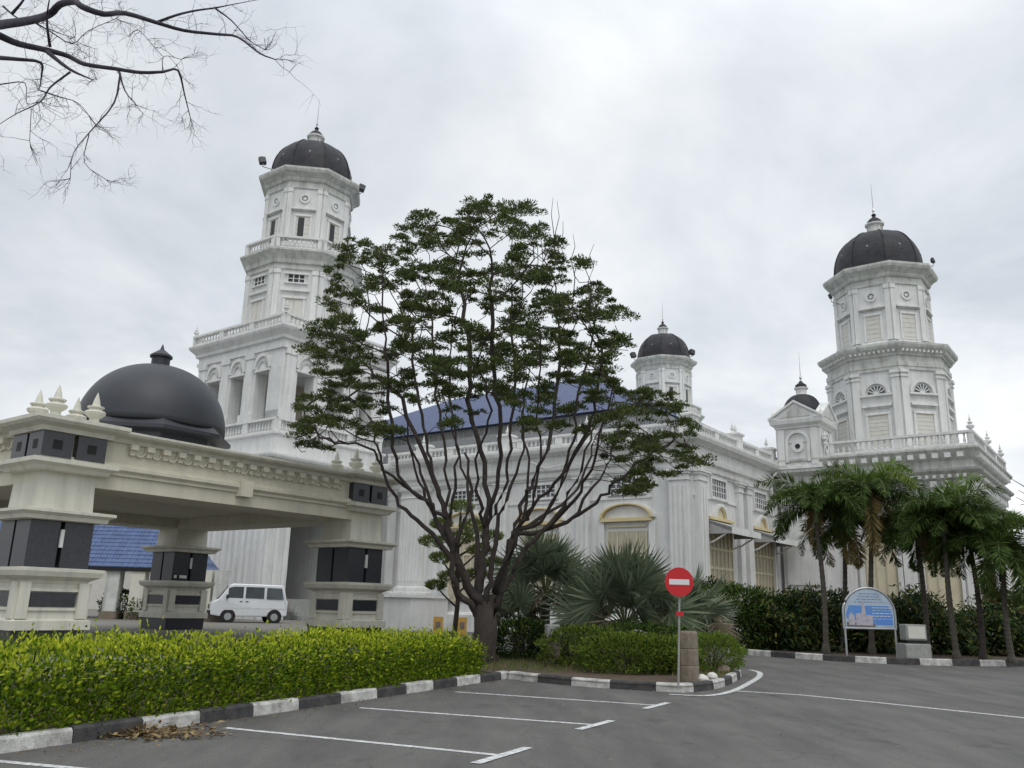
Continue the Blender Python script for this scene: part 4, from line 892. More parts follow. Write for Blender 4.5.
z = z*np.where(t < .1, .98, 1.); t = t+.1*np.clip((z-.75)/.25, 0, 1)
pos = hs[None]+hd[None]*s[:, None]+hn[None]*(t+.24)[:, None]; P = np.column_stack([pos, z+.1])
end = s > Lh-.3; P[end, 2] *= rng.uniform(.8, 1, end.sum())
out3 = np.where(side[:, None] == 0, np.array([[0, 0, 1.]]), np.where(side[:, None] == 2, np.append(hn, .2)[None], np.append(-hn, .3)[None]))
D = out3*.8+rdir(nL)*.75+np.array([0, 0, .35]); Nn = out3+rdir(nL)*.6
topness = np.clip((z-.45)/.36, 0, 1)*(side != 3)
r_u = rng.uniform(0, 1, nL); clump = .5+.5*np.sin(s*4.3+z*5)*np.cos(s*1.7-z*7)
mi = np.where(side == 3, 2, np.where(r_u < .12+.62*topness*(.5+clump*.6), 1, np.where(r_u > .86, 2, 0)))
hroot = empty('hedge', (hs[0]+hd[0]*Lh/2, hs[1]+hd[1]*Lh/2, .1), 0, 'long clipped yellow green hedge behind the black and white kerb', 'hedge')
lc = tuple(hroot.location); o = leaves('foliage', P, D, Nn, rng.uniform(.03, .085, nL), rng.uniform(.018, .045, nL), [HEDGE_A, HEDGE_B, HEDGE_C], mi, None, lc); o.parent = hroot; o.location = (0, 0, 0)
m_ = MB()      # sprouting tips and woody core stems
for i in range(70):
    q = hs+hd*random.uniform(0, Lh)+hn*random.uniform(.4, 1.3); m_.tube([(q[0]-lc[0], q[1]-lc[1], 0), (q[0]-lc[0]+random.uniform(-.1, .1), q[1]-lc[1], .5), (q[0]-lc[0]+random.uniform(-.2, .2), q[1]-lc[1]+random.uniform(-.2, .2), .85)], [.014, .01, .005], BARK, 4)
m_.build('stems', hroot)
k = 900; cen = rng.uniform(0, Lh, 60); ss = cen[rng.integers(0, 60, k)]+rng.normal(0, .05, k); tt = rng.uniform(.1, 1.1, 60)[rng.integers(0, 60, k)]
pos = hs[None]+hd[None]*ss[:, None]+hn[None]*(tt+.3)[:, None]; P = np.column_stack([pos, .9+rng.uniform(0, .14, k)])
o = leaves('new_shoots', P, rdir(k)*.7+np.array([0, 0, 1]), rdir(k), rng.uniform(.05, .08, k), .035, [HEDGE_B], np.zeros(k), None, lc); o.parent = hroot; o.location = (0, 0, 0)

# island shrubs ----------------------------------------------------------------------
def gp(x, y, Y): p = atY(x, y, Y); return p[0]
for (x, Y, R, n, mats, w, ls, ww, lb) in [
    (628, 20.3, (1.2, .8, .5), 9000, [ISL_A, SHR_A], [.8, .2], .08, .035, 'widest low clipped green shrub at the front of the kerbed island'),
    (668, 20.6, (.8, .7, .46), 5000, [ISL_A, SHR_A], [.75, .25], .08, .035, 'low clipped shrub left of the concrete post on the island'),
    (582, 22.0, (1.1, .9, .55), 7000, [ISL_A, SHR_A], [.65, .35], .08, .035, 'clipped green shrub right of the pale topped post'),
    (712, 21.8, (.75, .8, .5), 5000, [ISL_A, SHR_B], [.7, .3], .08, .035, 'rounded bright shrub right of the concrete post at the island nose'),
    (645, 23.4, (1.5, .9, .6), 7000, [SHR_B, SHR_A], [.6, .4], .09, .04, 'taller green shrub under the fan palm behind the clipped ones'),
    (522, 24.2, (.85, .8, .6), 5000, [SHR_A, ISL_A], [.85, .15], .09, .05, 'dark green shrub just right of the main tree trunk'),
    (548, 25.2, (.6, .6, .5), 3000, [SHR_A], [1.], .09, .05, 'small dark shrub behind the pale topped post')]:
    shrub('shrub', (gp(x, 650, Y), Y, .1), R, n, mats, w, ls, ww, lb, 'shrub', 'shrubs on the kerbed island')

# garden shrubs behind the far kerb -------------------------------------------------
for (x, Y, R, n, mats, w, lb) in [
    (738, 34.0, (1.7, 1.3, 1.35), 9000, [SHR_B, SHR_A, PALM_B], [.5, .4, .1], 'bright green leafy bush at the left end of the far garden bed'),
    (775, 34.3, (1.4, 1.2, 1.15), 6500, [SHR_A, SHR_B], [.75, .25], 'green bush left of the foxtail palms, beside the bright one'),
    (708, 36, (1.5, 1.3, 1.5), 6000, [SHR_A, SHR_B], [.8, .2], 'dark bush below the shuttered window behind the no entry sign')]:
    shrub('bush', (gp(x, 640, Y), Y, .12), R, n, mats, w, .15, .055, lb, 'bush', 'bushes in the far garden bed', up=.1)
n = 42000; xs = rng.uniform(9.5, 24, n); ys = 34.2+rng.normal(0, .8, n); hz = (1.75+.45*np.sin(xs*1.7)+.32*np.sin(xs*3.9+1)+.2*np.sin(xs*8)+.1*np.sin(xs*17))
zs_ = rng.uniform(0, 1, n)**.8*hz; ys = ys*1.0-.35*np.sin(xs*2.3+zs_*2)-.3*(1-zs_/2.4)
D = rdir(n)+np.array([0, -.5, -.1]); mi = rng.choice(3, n, p=[.66, .14, .20])
o = leaves('shrubbery', np.column_stack([xs, ys, zs_+.14]), D, rdir(n)*.7+np.array([0, -.4, .8]), rng.uniform(.14, .34, n), rng.uniform(.05, .1, n), [SHR_A, SHR_B, SHR_R], mi)
tag(o, 'dark mixed shrubbery filling the garden bed behind the palms and far kerb', 'shrubbery', kind='stuff')

# foxtail palms -----------------------------------------------------------------------
def frond(Cs, Ds, Ns, Ls, Ws, Ms, base, az_, el, Lf, m0, droop=1.2, bushy=True, n=190):
    t = np.linspace(.12, 1, n); a = el-droop*t**1.35*1.5
    st = Lf/n; x = np.cumsum(np.cos(a))*st; z = np.cumsum(np.sin(a))*st
    d = np.array([math.cos(az_), math.sin(az_), 0]); sd_ = np.array([-d[1], d[0], 0])
    P = base+d[None]*x[:, None]+np.array([0, 0, 1.])*z[:, None]
    tang = d[None]*np.cos(a)[:, None]+np.array([0, 0, 1.])*np.sin(a)[:, None]
    phi = rng.uniform(-.9, .9, n)*(1.3 if bushy else .5); sg_ = np.where(np.arange(n) % 2, 1., -1.)
    nrm_ = np.cross(tang, sd_[None]); lat = sg_[:, None]*sd_[None]*np.cos(phi)[:, None]+nrm_*np.sin(phi)[:, None]
    D = lat+tang*.75+np.array([0, 0, -.25])
    Cs.append(P); Ds.append(D); Ns.append(nrm_+rdir(n)*.3); Ls.append(.62*np.sin(np.pi*np.clip(t*.82+.16, 0, 1))**.7*rng.uniform(.8, 1.1, n)); Ws.append(np.full(n, .05)); Ms.append(np.full(n, m0))
    return P[::12]
def feather_palm(px_base, px_top, D, label, nf=13, Lf=2.1, young=2, old=1, red=False):
    nf += 7; Lf *= random.uniform(1.05, 1.3); px_top = (px_top[0], px_top[1]+(20 if px_base[0] < 860 else 18 if px_base[0] < 900 else 34))
    b = atD(*px_base, D); t = atD(*px_top, D); H = t[2]-.14
    vary = random.uniform(.75, 1.15)
    root = empty('foxtail_palm', (b[0], b[1], .14), random.uniform(0, 6), label, 'palm tree', 'palms along the far kerb'); root.rotation_euler = (0, 0, 0)
    m_ = MB(); dx = t[0]-b[0]; n = 14; pts = []; rs = []
    n = 44; wv = random.uniform(-.12, .12)
    for i in range(n+1): q = i/n; pts.append((dx*q**1.3+wv*math.sin(q*3.1), wv*math.sin(q*2.2), H*q)); rs.append(.10-.035*q+.011*(i % 2)+(.04 if q < .05 else 0))
    m_.tube(pts, rs, BARK if red else PBARK, 9); m_.build('trunk', root)
    m_ = MB(); top = np.array([dx, 0, H]); m_.tube([top+(0, 0, -.1), top+(0, 0, .5), top+(0, 0, .8)], [.1, .085, .03], JUNT, 8); m_.build('crownshaft', root)
    Cs, Ds, Ns, Ls, Ws, Ms = [], [], [], [], [], []; mr_ = MB()
    for i in range(nf):
        el = rad(random.uniform(40, 80) if i < nf*.4 else random.uniform(-5, 45)); az_ = i*2.399+random.uniform(-.3, .3)
        if i < young: el = rad(random.uniform(72, 86))
        m0 = 1 if i < young+1 else (2 if i >= nf-old else 0)
        if i >= nf-old: el = rad(-15)
        pr_ = frond(Cs, Ds, Ns, Ls, Ws, Ms, top+(0, 0, .6), az_, el, Lf*random.uniform(.85, 1.1), m0, droop=random.uniform(1.1, 1.75)*vary)
        mr_.tube([top+(0, 0, .5)]+list(pr_), .014, JUNT, 4)
    o = leaves('fronds', np.vstack(Cs), np.vstack(Ds), np.vstack(Ns), np.concatenate(Ls), np.concatenate(Ws), [PALM_A, PALM_B, PALM_Y], np.concatenate(Ms), root); mr_.build('frond_stalks', root)
JUNT = mat('palm_stalk', (.12, .15, .06), .6, .2, 5)
for a in [((826, 652), (816, 500), 33.2, 'leftmost foxtail palm, dark crown over the far kerb left of the board', 13, 2.0, 1, 1),
          ((843, 652), (847, 520), 35.0, 'short foxtail palm with yellow green fronds just left of the board', 11, 1.7, 3, 3),
          ((872, 652), (874, 488), 34.0, 'tallest foxtail palm rising behind the arched information board', 15, 2.3, 2, 2),
          ((928, 655), (919, 510), 34.5, 'foxtail palm behind the pale utility box', 13, 2.0, 0, 0),
          ((957, 658), (943, 500), 32.8, 'foxtail palm with a thin leaning pale trunk right of the utility box', 13, 2.0, 0, 1),
          ((983, 659), (972, 515), 33.5, 'foxtail palm with a reddish trunk, second from the right edge', 13, 2.0, 0, 0),
          ((1012, 660), (1002, 533), 32.8, 'rightmost foxtail palm at the picture edge with yellowing fronds', 13, 1.9, 1, 2)]:
    feather_palm(*a, red='reddish' in a[3])

# fan palms ---------------------------------------------------------------------------
def fan_palm(px, D, label, nl=20, R=1.15, stem=.9, H=1.3, dead=4):
    b = atD(px[0], 600, D); root = empty('fan_palm', (b[0], b[1], .11), 0, label, 'fan palm', 'fan palms on the island')
    m_ = MB(); m_.tube([(0, 0, 0), (0, 0, H*.5), (.03, 0, H)], [.22, .17, .14], PBARK, 10); m_.build('trunk', root)
    Cs, Ds, Ns, Ls, Ws, Ms = [], [], [], [], [], []; ms = MB()
    for i in range(nl):
        az_ = i*2.399+random.uniform(-.2, .2); el = rad(84-100*(i/nl)+random.uniform(-8, 8)); isd = i >= nl-dead
        d = np.array([math.cos(az_)*math.cos(el), math.sin(az_)*math.cos(el), math.sin(el)]); base = np.array([0, 0, H]); hub = base+d*stem*random.uniform(.75, 1.1)
        ms.tube([base, base+d*stem*.5+(0, 0, .04), hub], [.025, .018, .014], JUNT, 4)
        hor = np.array([-math.sin(az_), math.cos(az_), 0]); nn = np.cross(d, hor); nn = nn if nn[2] > 0 else -nn
        roll = random.uniform(-1.25, 1.25); hor, nn = hor*math.cos(roll)+nn*math.sin(roll), nn*math.cos(roll)-hor*math.sin(roll)
        tiltd = d*.95+np.array([0, 0, -.25 if not isd else -.8]); tiltd /= np.linalg.norm(tiltd)
        ns = 40; r_ = R*random.uniform(.8, 1.1)*(1 if not isd else .8)
        for j in range(ns):
            a = rad(-140+280*(j+.5)/ns); dd = tiltd*math.cos(a)+hor*math.sin(a)*1.0+nn*(-.12*abs(math.sin(a))+random.uniform(-.05, .05))
            Cs.append(hub+dd*.02); Ds.append(dd+np.array([0, 0, random.uniform(-.12, 0)])); Ns.append(nn+hor*(.55 if j % 2 else -.55)); Ls.append(r_*(1-.22*abs(a)/2.4)*random.uniform(.92, 1.05)); Ws.append(.10*r_/1.4 if not isd else .06); Ms.append(1 if isd else 0)
    o = leaves('fan_leaves', np.array(Cs), np.array(Ds), np.array(Ns), np.array(Ls), np.array(Ws), [FAN_A, FAN_D], np.array(Ms), root); ms.build('leaf_stalks', root)
fan_palm((625, 590), 25.5, 'large grey green fan palm left of the no entry sign', 36, 1.3, 1.4, .9, 8)
fan_palm((545, 560), 28.0, 'grey green fan palm behind the main tree trunk, left of the larger one', 30, 1.25, 1.3, 1.7, 7)
fan_palm((688, 600), 27.5, 'small fan palm directly behind the no entry sign', 18, 1.05, 1.0, .8, 5)
fan_palm((520, 590), 27, 'low fan palm with drooping dry leaves behind the main trunk', 14, .9, .7, .8, 6)

# small conifer with cloud-like pads behind the trunk -------------------------------
b = atD(455, 600, 30.); cr_ = empty('topiary_tree', (b[0], b[1], .1), 0, 'small tree with flat light green pads behind the main trunk', 'tree')
m_ = MB(); Cs, Ds = [], []
m_.tube([(0, 0, 0), (.1, 0, 1.5), (0, 0, 3), (.1, 0, 4.4)], [.1, .08, .06, .03], BARK, 7)
for (dx, z, r) in [(.1, 4.7, .45), (-.6, 4.1, .4), (.6, 4.0, .5), (-.9, 3.5, .45), (.1, 3.6, .5), (.8, 3.2, .45), (-.5, 2.9, .4), (-.2, 2.3, .45), (.7, 2.4, .4), (-.7, 2.0, .35), (1.2, 3.7, .4), (1.3, 2.8, .35)]:
    dy = random.uniform(-.5, .5); n = 900; d = rdir(n); Pp = np.array([dx, dy, z])+d*np.array([r, r, r*.42])*rng.uniform(.5, 1, n)[:, None]; Cs.append(Pp); Ds.append(d+np.array([0, 0, .9]))
    m_.tube([(.05, 0, z-.7), (dx*.6, dy*.6, z-.3), (dx, dy, z)], [.04, .03, .015], BARK, 5)
m_.build('trunk', cr_); n = sum(len(c) for c in Cs); leaves('crown', np.vstack(Cs), np.vstack(Ds), rdir(n), rng.uniform(.08, .16, n), .03, [JUN_A, TUFT_B], rng.choice(2, n, p=[.6, .4]), cr_)

# MAIN TREE ---------------------------------------------------------------------------
TB = np.array([-.55, 22.4, .1])
root = empty('umbrella_tree', TB, 0, 'large dark tree with many stems and flat umbrella foliage pads in front of the mosque', 'tree')
nodes = []; par = []
def addnode(p, pa): nodes.append(np.array(p, float)); par.append(pa); return len(nodes)-1
r0 = addnode(TB-(0, 0, .25), -1); r1 = addnode(TB+(0, 0, .35), r0); r2 = addnode(atY(486, 630, 22.4), r1); r3 = addnode(atY(484, 606, 22.4), r2)
def stem(start, pts, y1):
    y0 = nodes[start][1]; cur = start; P_ = [nodes[start]]; n = len(pts)
    for i, (x, y) in enumerate(pts): P_.append(atY(x, y, y0+(y1-y0)*((i+1)/n)**1.1))
    sm = smooth_path(P_, 4)[1:]; idx = []
    for k_, p in enumerate(sm):
        if np.linalg.norm(p-nodes[cur]) < .15: continue
        p = p+rng.normal(0, .038, 3); cur = addnode(p, cur); idx.append(cur)
    return idx
sA = stem(r3, [(467, 585), (455, 555), (446, 518)], 22.1)
s1 = stem(sA[-1], [(425, 500), (402, 478), (392, 435), (389, 385), (385, 340)], 20.4)
s2 = stem(sA[-1], [(437, 490), (429, 453), (420, 415), (414, 370), (412, 330)], 23.6)
s3 = stem(sA[-1], [(449, 480), (444, 440), (436, 380), (432, 320)], 22)
sB = stem(r3, [(478, 590), (482, 560), (485, 530)], 22.8)
s4 = stem(sB[-1], [(487, 485), (478, 440), (470, 400), (468, 350), (462, 290)], 24.6)
s5 = stem(sB[-1], [(498, 505), (508, 471), (511, 420), (514, 370), (512, 310)], 22.6)
s5b = stem(sB[-1], [(493, 500), (500, 440), (495, 380), (490, 320), (492, 260)], 21)
sC = stem(r3, [(498, 590), (507, 562), (514, 535)], 22.9)
s6 = stem(sC[-1], [(522, 505), (534, 478), (550, 437), (556, 390), (560, 330)], 24.8)
s7 = stem(sC[-1], [(541, 520), (560, 482), (572, 440), (579, 395), (590, 350)], 22.2)
s8 = stem(sC[-1], [(545, 515), (576, 490), (594, 445), (606, 410)], 25.2)
s9 = stem(sC[-1], [(548, 530), (582, 512), (606, 490), (628, 470), (655, 452), (672, 440)], 21)
s10 = stem(s1[3], [(385, 470), (372, 450), (352, 443), (330, 440), (315, 430)], 19.8)
s11 = stem(s2[4], [(400, 400), (380, 380), (360, 360)], 25.8)
s12 = stem(s7[3], [(585, 440), (610, 410), (635, 395)], 24)
xs_ = [([r3], 0, [(488, 590), (494, 560), (497, 530), (503, 500), (520, 460), (524, 410)], 21.4), ([r3], 0, [(472, 592), (464, 575), (452, 545), (436, 520), (418, 480), (408, 440)], 23.3), ([r2], 0, [(500, 600), (512, 575), (530, 545), (556, 515), (580, 470), (592, 430)], 21.6), ([r2], 0, [(474, 605), (458, 590), (452, 570), (458, 540), (470, 500), (466, 450)], 21.2), (sA, 1, [(430, 505), (412, 450), (404, 410), (402, 370)], 21.2), (sA, -1, [(452, 500), (458, 455), (452, 410), (450, 360)], 20.8), (sB, 2, [(474, 520), (462, 470), (452, 430), (444, 400)], 24.2),
       (sB, -1, [(480, 500), (476, 460), (488, 420), (480, 370)], 20.4), (sC, 1, [(518, 530), (532, 505), (540, 460), (536, 410)], 20.6), (sC, -1, [(524, 515), (528, 460), (522, 415), (530, 370)], 24.6),
       (sC, -1, [(540, 500), (566, 470), (588, 430), (598, 390), (604, 350)], 20.6), (sA, 3, [(440, 540), (410, 515), (390, 490), (378, 455), (372, 420)], 21.4), (s9, 5, [(600, 480), (612, 450), (620, 420)], 22.6), (s9, 3, [(575, 500), (590, 470), (600, 440)], 20)]
for l_, k_, pts_, y_ in xs_: stem(l_[k_], pts_, y_)
OUT = [(288, 432), (300, 405), (305, 360), (308, 330), (330, 305), (330, 262), (350, 232), (372, 238), (405, 222), (425, 205), (470, 200), (500, 195), (540, 204), (545, 222), (560, 240), (590, 262), (622, 300), (630, 330), (628, 365), (660, 385), (690, 408), (712, 440), (705, 462), (672, 470), (640, 492), (615, 492), (605, 455), (585, 425), (540, 430), (500, 420), (470, 430), (420, 415), (400, 430), (375, 430), (345, 425), (330, 445), (300, 442)]
PZ = np.array([[atY(x, y, 22.5)[0], atY(x, y, 22.5)[2]] for x, y in OUT])
def inpoly(x, z):
    c = False; n = len(PZ); j = n-1
    for i in range(n):
        if (PZ[i, 1] > z) != (PZ[j, 1] > z) and x < (PZ[j, 0]-PZ[i, 0])*(z-PZ[i, 1])/(PZ[j, 1]-PZ[i, 1])+PZ[i, 0]: c = not c
        j = i
    return c
xm, xM, zm, zM = PZ[:, 0].min(), PZ[:, 0].max(), PZ[:, 1].min(), PZ[:, 1].max()
tufts = []; tries = 0
while len(tufts) < 540 and tries < 120000:
    tries += 1; x, z = rng.uniform(xm, xM), rng.uniform(zm, zM)
    if not inpoly(x, z) or math.sin(x*1.9+1.3*math.sin(z*1.4))*math.sin(z*2.6+x*.9) > .62: continue
    hx = (x-(xm+xM)/2)/((xM-xm)/2); depth = 4.3*math.sqrt(max(.05, 1-hx*hx))
    y = 22.5+rng.uniform(-1, 1)*depth
    if z < 6.0 and abs(y-22.5) < 1.6 and abs(hx) < .45: continue
    s_ = (y)/22.5; p = np.array([x*s_, y, EYE+(z-EYE)*s_-.15])
    if z < 7.0 and abs(hx) < .5 and rng.uniform() < .62: continue
    if all(abs(p[2]-q[2]) > .27 or np.hypot(*(p-q)[:2]) > .48 for q in tufts): tufts.append(p)
tufts = np.array(tufts)
# attach each tuft by space colonisation
nHand = len(nodes)
att = tufts-np.array([0, 0, .12]); alive = np.ones(len(att), bool); ends = {}
for it in range(70):
    if not alive.any(): break
    NP = np.array(nodes); ai = np.where(alive)[0]; d = np.linalg.norm(att[ai][:, None]-NP[None, 4:], axis=2); nn = d.argmin(1)+4; dm = d.min(1)
    grow = {}
    for a_, n_, dd in zip(ai, nn, dm): grow.setdefault(n_, []).append((a_, dd))
    new = 0
    for n_, lst in grow.items():
        v = sum(((att[a_]-nodes[n_])/max(dd, .01) for a_, dd in lst), np.zeros(3)); nv = np.linalg.norm(v)
        if nv < .1: v = att[lst[0][0]]-nodes[n_]; nv = np.linalg.norm(v)
        v = v/nv
        pa = par[n_]; prev = (nodes[n_]-nodes[pa]); prev /= np.linalg.norm(prev)+1e-6
        v = v*.75+prev*.3+np.array([0, 0, .12])+rng.normal(0, .07, 3); v /= np.linalg.norm(v)
        md = min(dd for _, dd in lst); st = min(.32, max(md*.8, .08))
        addnode(nodes[n_]+v*st, n_); new += 1
    NP = np.array(nodes)
    for a_ in np.where(alive)[0]:
        dd = np.linalg.norm(NP-att[a_], axis=1); k = dd.argmin()
        if dd[k] < .33: e2 = addnode(att[a_], k); alive[a_] = False
nN = len(nodes); kids = [[] for _ in range(nN)]
for i, p in enumerate(par):
    if p >= 0: kids[p].append(i)
rr = np.zeros(nN)
for i in range(nN-1, -1, -1): rr[i] = .009 if not kids[i] else (lambda q: sum(rr[k]**q for k in kids[i])**(1/q))(2.0 if max(rr[k] for k in kids[i]) < .05 else 2.5)
sc_ = .34/rr[2]; rr = np.maximum(.0105, rr*min(1.6, sc_)); rr = np.array([max(.0105, q*(.64+.36*max(0, min(1, (3.6-p[2])/2.2)))) for q, p in zip(rr, nodes)]); rr[:nHand] = [max(q, .018+.078*max(0, min(1, (6.5-p[2])/5.5))**1.3) for q, p in zip(rr[:nHand], nodes[:nHand])]; rr[2] = max(rr[2], .3); rr[3] = max(rr[3], .26); rr[0] = rr[2]*1.25; rr[1] = rr[2]*1.08; print('tree nodes', nN, 'tufts', len(tufts), 'rtrunk', rr[2], 'sc', sc_)
trunk = MB(); limbs = MB(); done = set()
def chain(i):
    c = [i]
    while kids[c[-1]]: c.append(max(kids[c[-1]], key=lambda k: rr[k]))
    return c
stack = [0]
while stack:
    s0 = stack.pop(); c = chain(s0)
    for n_ in c:
        for k in kids[n_]:
            if k not in c: stack.append(k)
    pts = ([nodes[par[s0]]] if par[s0] >= 0 else [])+[nodes[n_] for n_ in c]; rs = ([min(rr[s0], rr[par[s0]])] if par[s0] >= 0 else [])+[rr[n_] for n_ in c]
    if len(pts) > 1: (trunk if rs[0] > .05 else limbs).tube([p-TB for p in pts], rs, BARK, 8 if rs[0] > .05 else 5)
# buttress strands at foot
for a in range(7):
    t_ = a*.9+.3; trunk.tube([(math.cos(t_)*.42, math.sin(t_)*.38, -.08), (math.cos(t_)*.22, math.sin(t_)*.2, .28), (math.cos(t_+.3)*.15, math.sin(t_+.3)*.14, .8), (.05+math.cos(t_+.5)*.13, math.sin(t_+.5)*.12, 1.5)], [.08, .085, .075, .06], BARK, 7)
# bare upright suckers at the right top
for x, y0, y1 in ((553, 262, 212), (557, 262, 215), (563, 270, 235), (573, 285, 248), (586, 290, 258)):
    a, b = atY(x+2, y0-8, 23), atY(x+(8 if x == 586 else 0), y1-14, 23); nb = min(nodes, key=lambda q: np.linalg.norm(q-a+np.array([0, 0, .4]))); limbs.tube([nb-TB, a-TB, (a*.6+b*.4)-TB+(random.uniform(-.1, .1), 0, 0), (a*.3+b*.7)-TB+(random.uniform(-.08, .08), 0, 0), b-TB], [.016, .014, .012, .009, .005], BARK, 4)
trunk.build('trunk', root, smooth=True); limbs.build('branches', root)
Cs, Ds, Ms, Ls = [], [], [], []
for p in tufts:
    rx = rng.uniform(.17, .42); rz = rx*.34; n = int(520*rx/.4)
    k = rng.integers(3, 6); sub = p+np.column_stack([rng.normal(0, rx*.45, k), rng.normal(0, rx*.45, k), rng.normal(0, rz*.5, k)])
    si = rng.integers(0, k, n); d = rdir(n); d[:, 2] = np.abs(d[:, 2])*1.0-.15
    P = sub[si]+d*np.array([rx*.62, rx*.62, rz*1.2])*rng.uniform(.3, 1, n)[:, None]
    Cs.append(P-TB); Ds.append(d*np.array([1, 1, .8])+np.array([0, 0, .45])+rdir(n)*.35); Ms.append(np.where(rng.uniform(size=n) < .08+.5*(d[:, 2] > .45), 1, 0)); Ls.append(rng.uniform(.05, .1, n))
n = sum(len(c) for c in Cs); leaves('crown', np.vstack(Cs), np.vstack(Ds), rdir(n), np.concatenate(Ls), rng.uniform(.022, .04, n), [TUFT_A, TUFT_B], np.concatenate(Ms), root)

# BARE TREE reaching in from the left --------------------------------------------------
broot = empty('bare_tree', (-10.2, 7.6, 0), 0, 'leafless dark branches reaching into the sky at the upper left', 'tree'); BO = np.array(broot.location)
bt = MB(); tw = MB()
BR = [([(-60, 95), (0, 80), (100, 65), (160, 45), (190, 15), (240, 5), (260, 20), (330, 45), (400, 42), (500, 72), (590, 98), (700, 110), (760, 118), (830, 170), (880, 190)], .085, 0),
      ([(500, 72), (560, 50), (620, 35), (690, 25), (740, 15), (830, -2)], .028, .2), ([(690, 28), (740, 65), (800, 130), (850, 160)], .018, .2),
      ([(-60, 90), (0, 115), (60, 140), (150, 160), (220, 180), (270, 205), (370, 220), (450, 232), (520, 230), (570, 225), (590, 300), (610, 380)], .07, .5),
      ([(150, 165), (220, 220), (295, 255)], .045, .5), ([(-60, 180), (0, 185), (60, 190), (130, 200), (133, 240), (125, 290)], .045, -.3),
      ([(225, 230), (160, 280), (130, 325), (50, 365), (-20, 410)], .022, .5), ([(380, 225), (400, 290), (435, 335)], .022, .4), ([(385, 235), (365, 330), (290, 420), (235, 490), (225, 570)], .02, .6),
      ([(130, 290), (190, 310), (250, 330), (300, 390)], .014, -.2), ([(285, 430), (270, 520), (340, 575)], .01, .6), ([(160, 150), (150, 60), (165, -40)], .03, .3), ([(40, 42), (75, 0), (90, -40)], .03, 0),
      ([(100, 65), (160, 100), (230, 140), (280, 100), (370, 60)], .015, 0), ([(10, 20), (60, 60), (130, 75)], .02, .1), ([(150, 90), (200, 110), (240, 120)], .012, .2), ([(0, 270), (80, 265), (85, 330), (130, 325)], .012, -.2), ([(100, 350), (95, 450)], .006, -.2), ([(520, 180), (450, 100)], .006, .4), ([(520, 230), (525, 180), (580, 190)], .01, .4)]
def twig(p, d, l_, r, depth):
    n = 4; pts = [p]
    for i in range(n): l_ = min(l_, .42); d = d+np.random.default_rng(int(abs(p[0]*1e4+depth*77+i*13+p[2]*1e3)) % 99991).normal(0, .22, 3); d /= np.linalg.norm(d); pts.append(pts[-1]+d*l_/n)
    tw.tube([q-BO for q in pts], [r*(1-.6*i/n) for i in range(n+1)], BARE, 4)
    if depth > 0:
        for k in range(rng.integers(2, 4)):
            i = rng.integers(1, n+1); dd = d*.6+rdir(1)[0]*.7; dd[1] *= .5; twig(pts[i], dd/np.linalg.norm(dd), l_*rng.uniform(.5, .8), r*.6, depth-1)
for pts, r, oy in BR:
    n = len(pts); P_ = [atY(x*.3125, y*.3125, 8.0+oy+.5*math.sin(i*.9+r*60)) for i, (x, y) in enumerate(pts)]; sm = smooth_path(P_, 3)
    rs = [max(.0035, r*(.62-.57*k/len(sm))) for k in range(len(sm))]; bt.tube([q-BO for q in sm], rs, BARE, 7)
    for k in range(1, len(sm)):
        if rng.uniform() < (.7 if k > len(sm)*.45 else .4):
            d = sm[k]-sm[k-1]; d /= np.linalg.norm(d)+1e-9; dd = d*.5+rdir(1)[0]*.9+np.array([0, 0, -.15]); dd[1] *= .6; twig(sm[k], dd/np.linalg.norm(dd), rng.uniform(.15, .34), .0033, 2)
    for q in range(3): twig(sm[-1], (sm[-1]-sm[-2])/np.linalg.norm(sm[-1]-sm[-2])+rdir(1)[0]*.6, rng.uniform(.2, .4), .0033, 2)
j1 = atY(-60*.3125, 92*.3125, 8.0); bt.tube([(0, 0, 0), (.15, 0, 2.5), (.3, .1, 5.2), j1-BO-(1.0, 0, .4), j1-BO], [.3, .22, .17, .13, .1], BARE, 10)
j2 = atY(-60*.3125, 180*.3125, 7.7); bt.tube([(.25, .05, 4.6), (.8, 0, 5.6), j2-BO], [.12, .08, .05], BARE, 8)
bt.build('trunk', broot, smooth=True); tw.build('twigs', broot)
# small bare tree at right edge
q = atD(1062, 640, 40.); e_ = empty('bare_tree', (q[0], q[1], .1), 0, 'bare twigs poking in at the right picture edge beside the right wing', 'tree'); O_ = np.array(e_.location)
m_ = MB(); t0 = atD(1060, 520, 40.)-O_; m_.tube([(0, 0, 0), t0*.6, t0], [.12, .09, .06], BARE, 7)
for ps in ([(1060, 520), (1040, 510), (1016, 497)], [(1060, 515), (1036, 500), (1018, 490)], [(1045, 505), (1030, 490), (1010, 478), (1003, 468)], [(1050, 510), (1030, 503), (1020, 505)]): m_.tube([atD(x, y, 40.)-O_ for x, y in ps], [.035, .025, .01, .006][:len(ps)], BARE, 5)
m_.build('trunk', e_)

# background trees beyond shelter and the building ---------------------------------------
for (x, D, R, n, lb) in [(124, 45, (1.0, .9, .75), 1600, 'dark shrub under the blue tiled shelter between its two posts'), (146, 44, (.8, .8, .55), 1200, 'low dark plant under the shelter just left of the far pillar'), (215, 46, (1.1, 1, .9), 2000, 'green plant under the shelter behind the parked van')]:
    p = atD(x, 600, D); shrub('shrub', (p[0], p[1], FZ), R, n, [SHR_A, SHR_B], [.7, .3], .16, .07, lb, 'shrub', 'plants under the blue shelter')
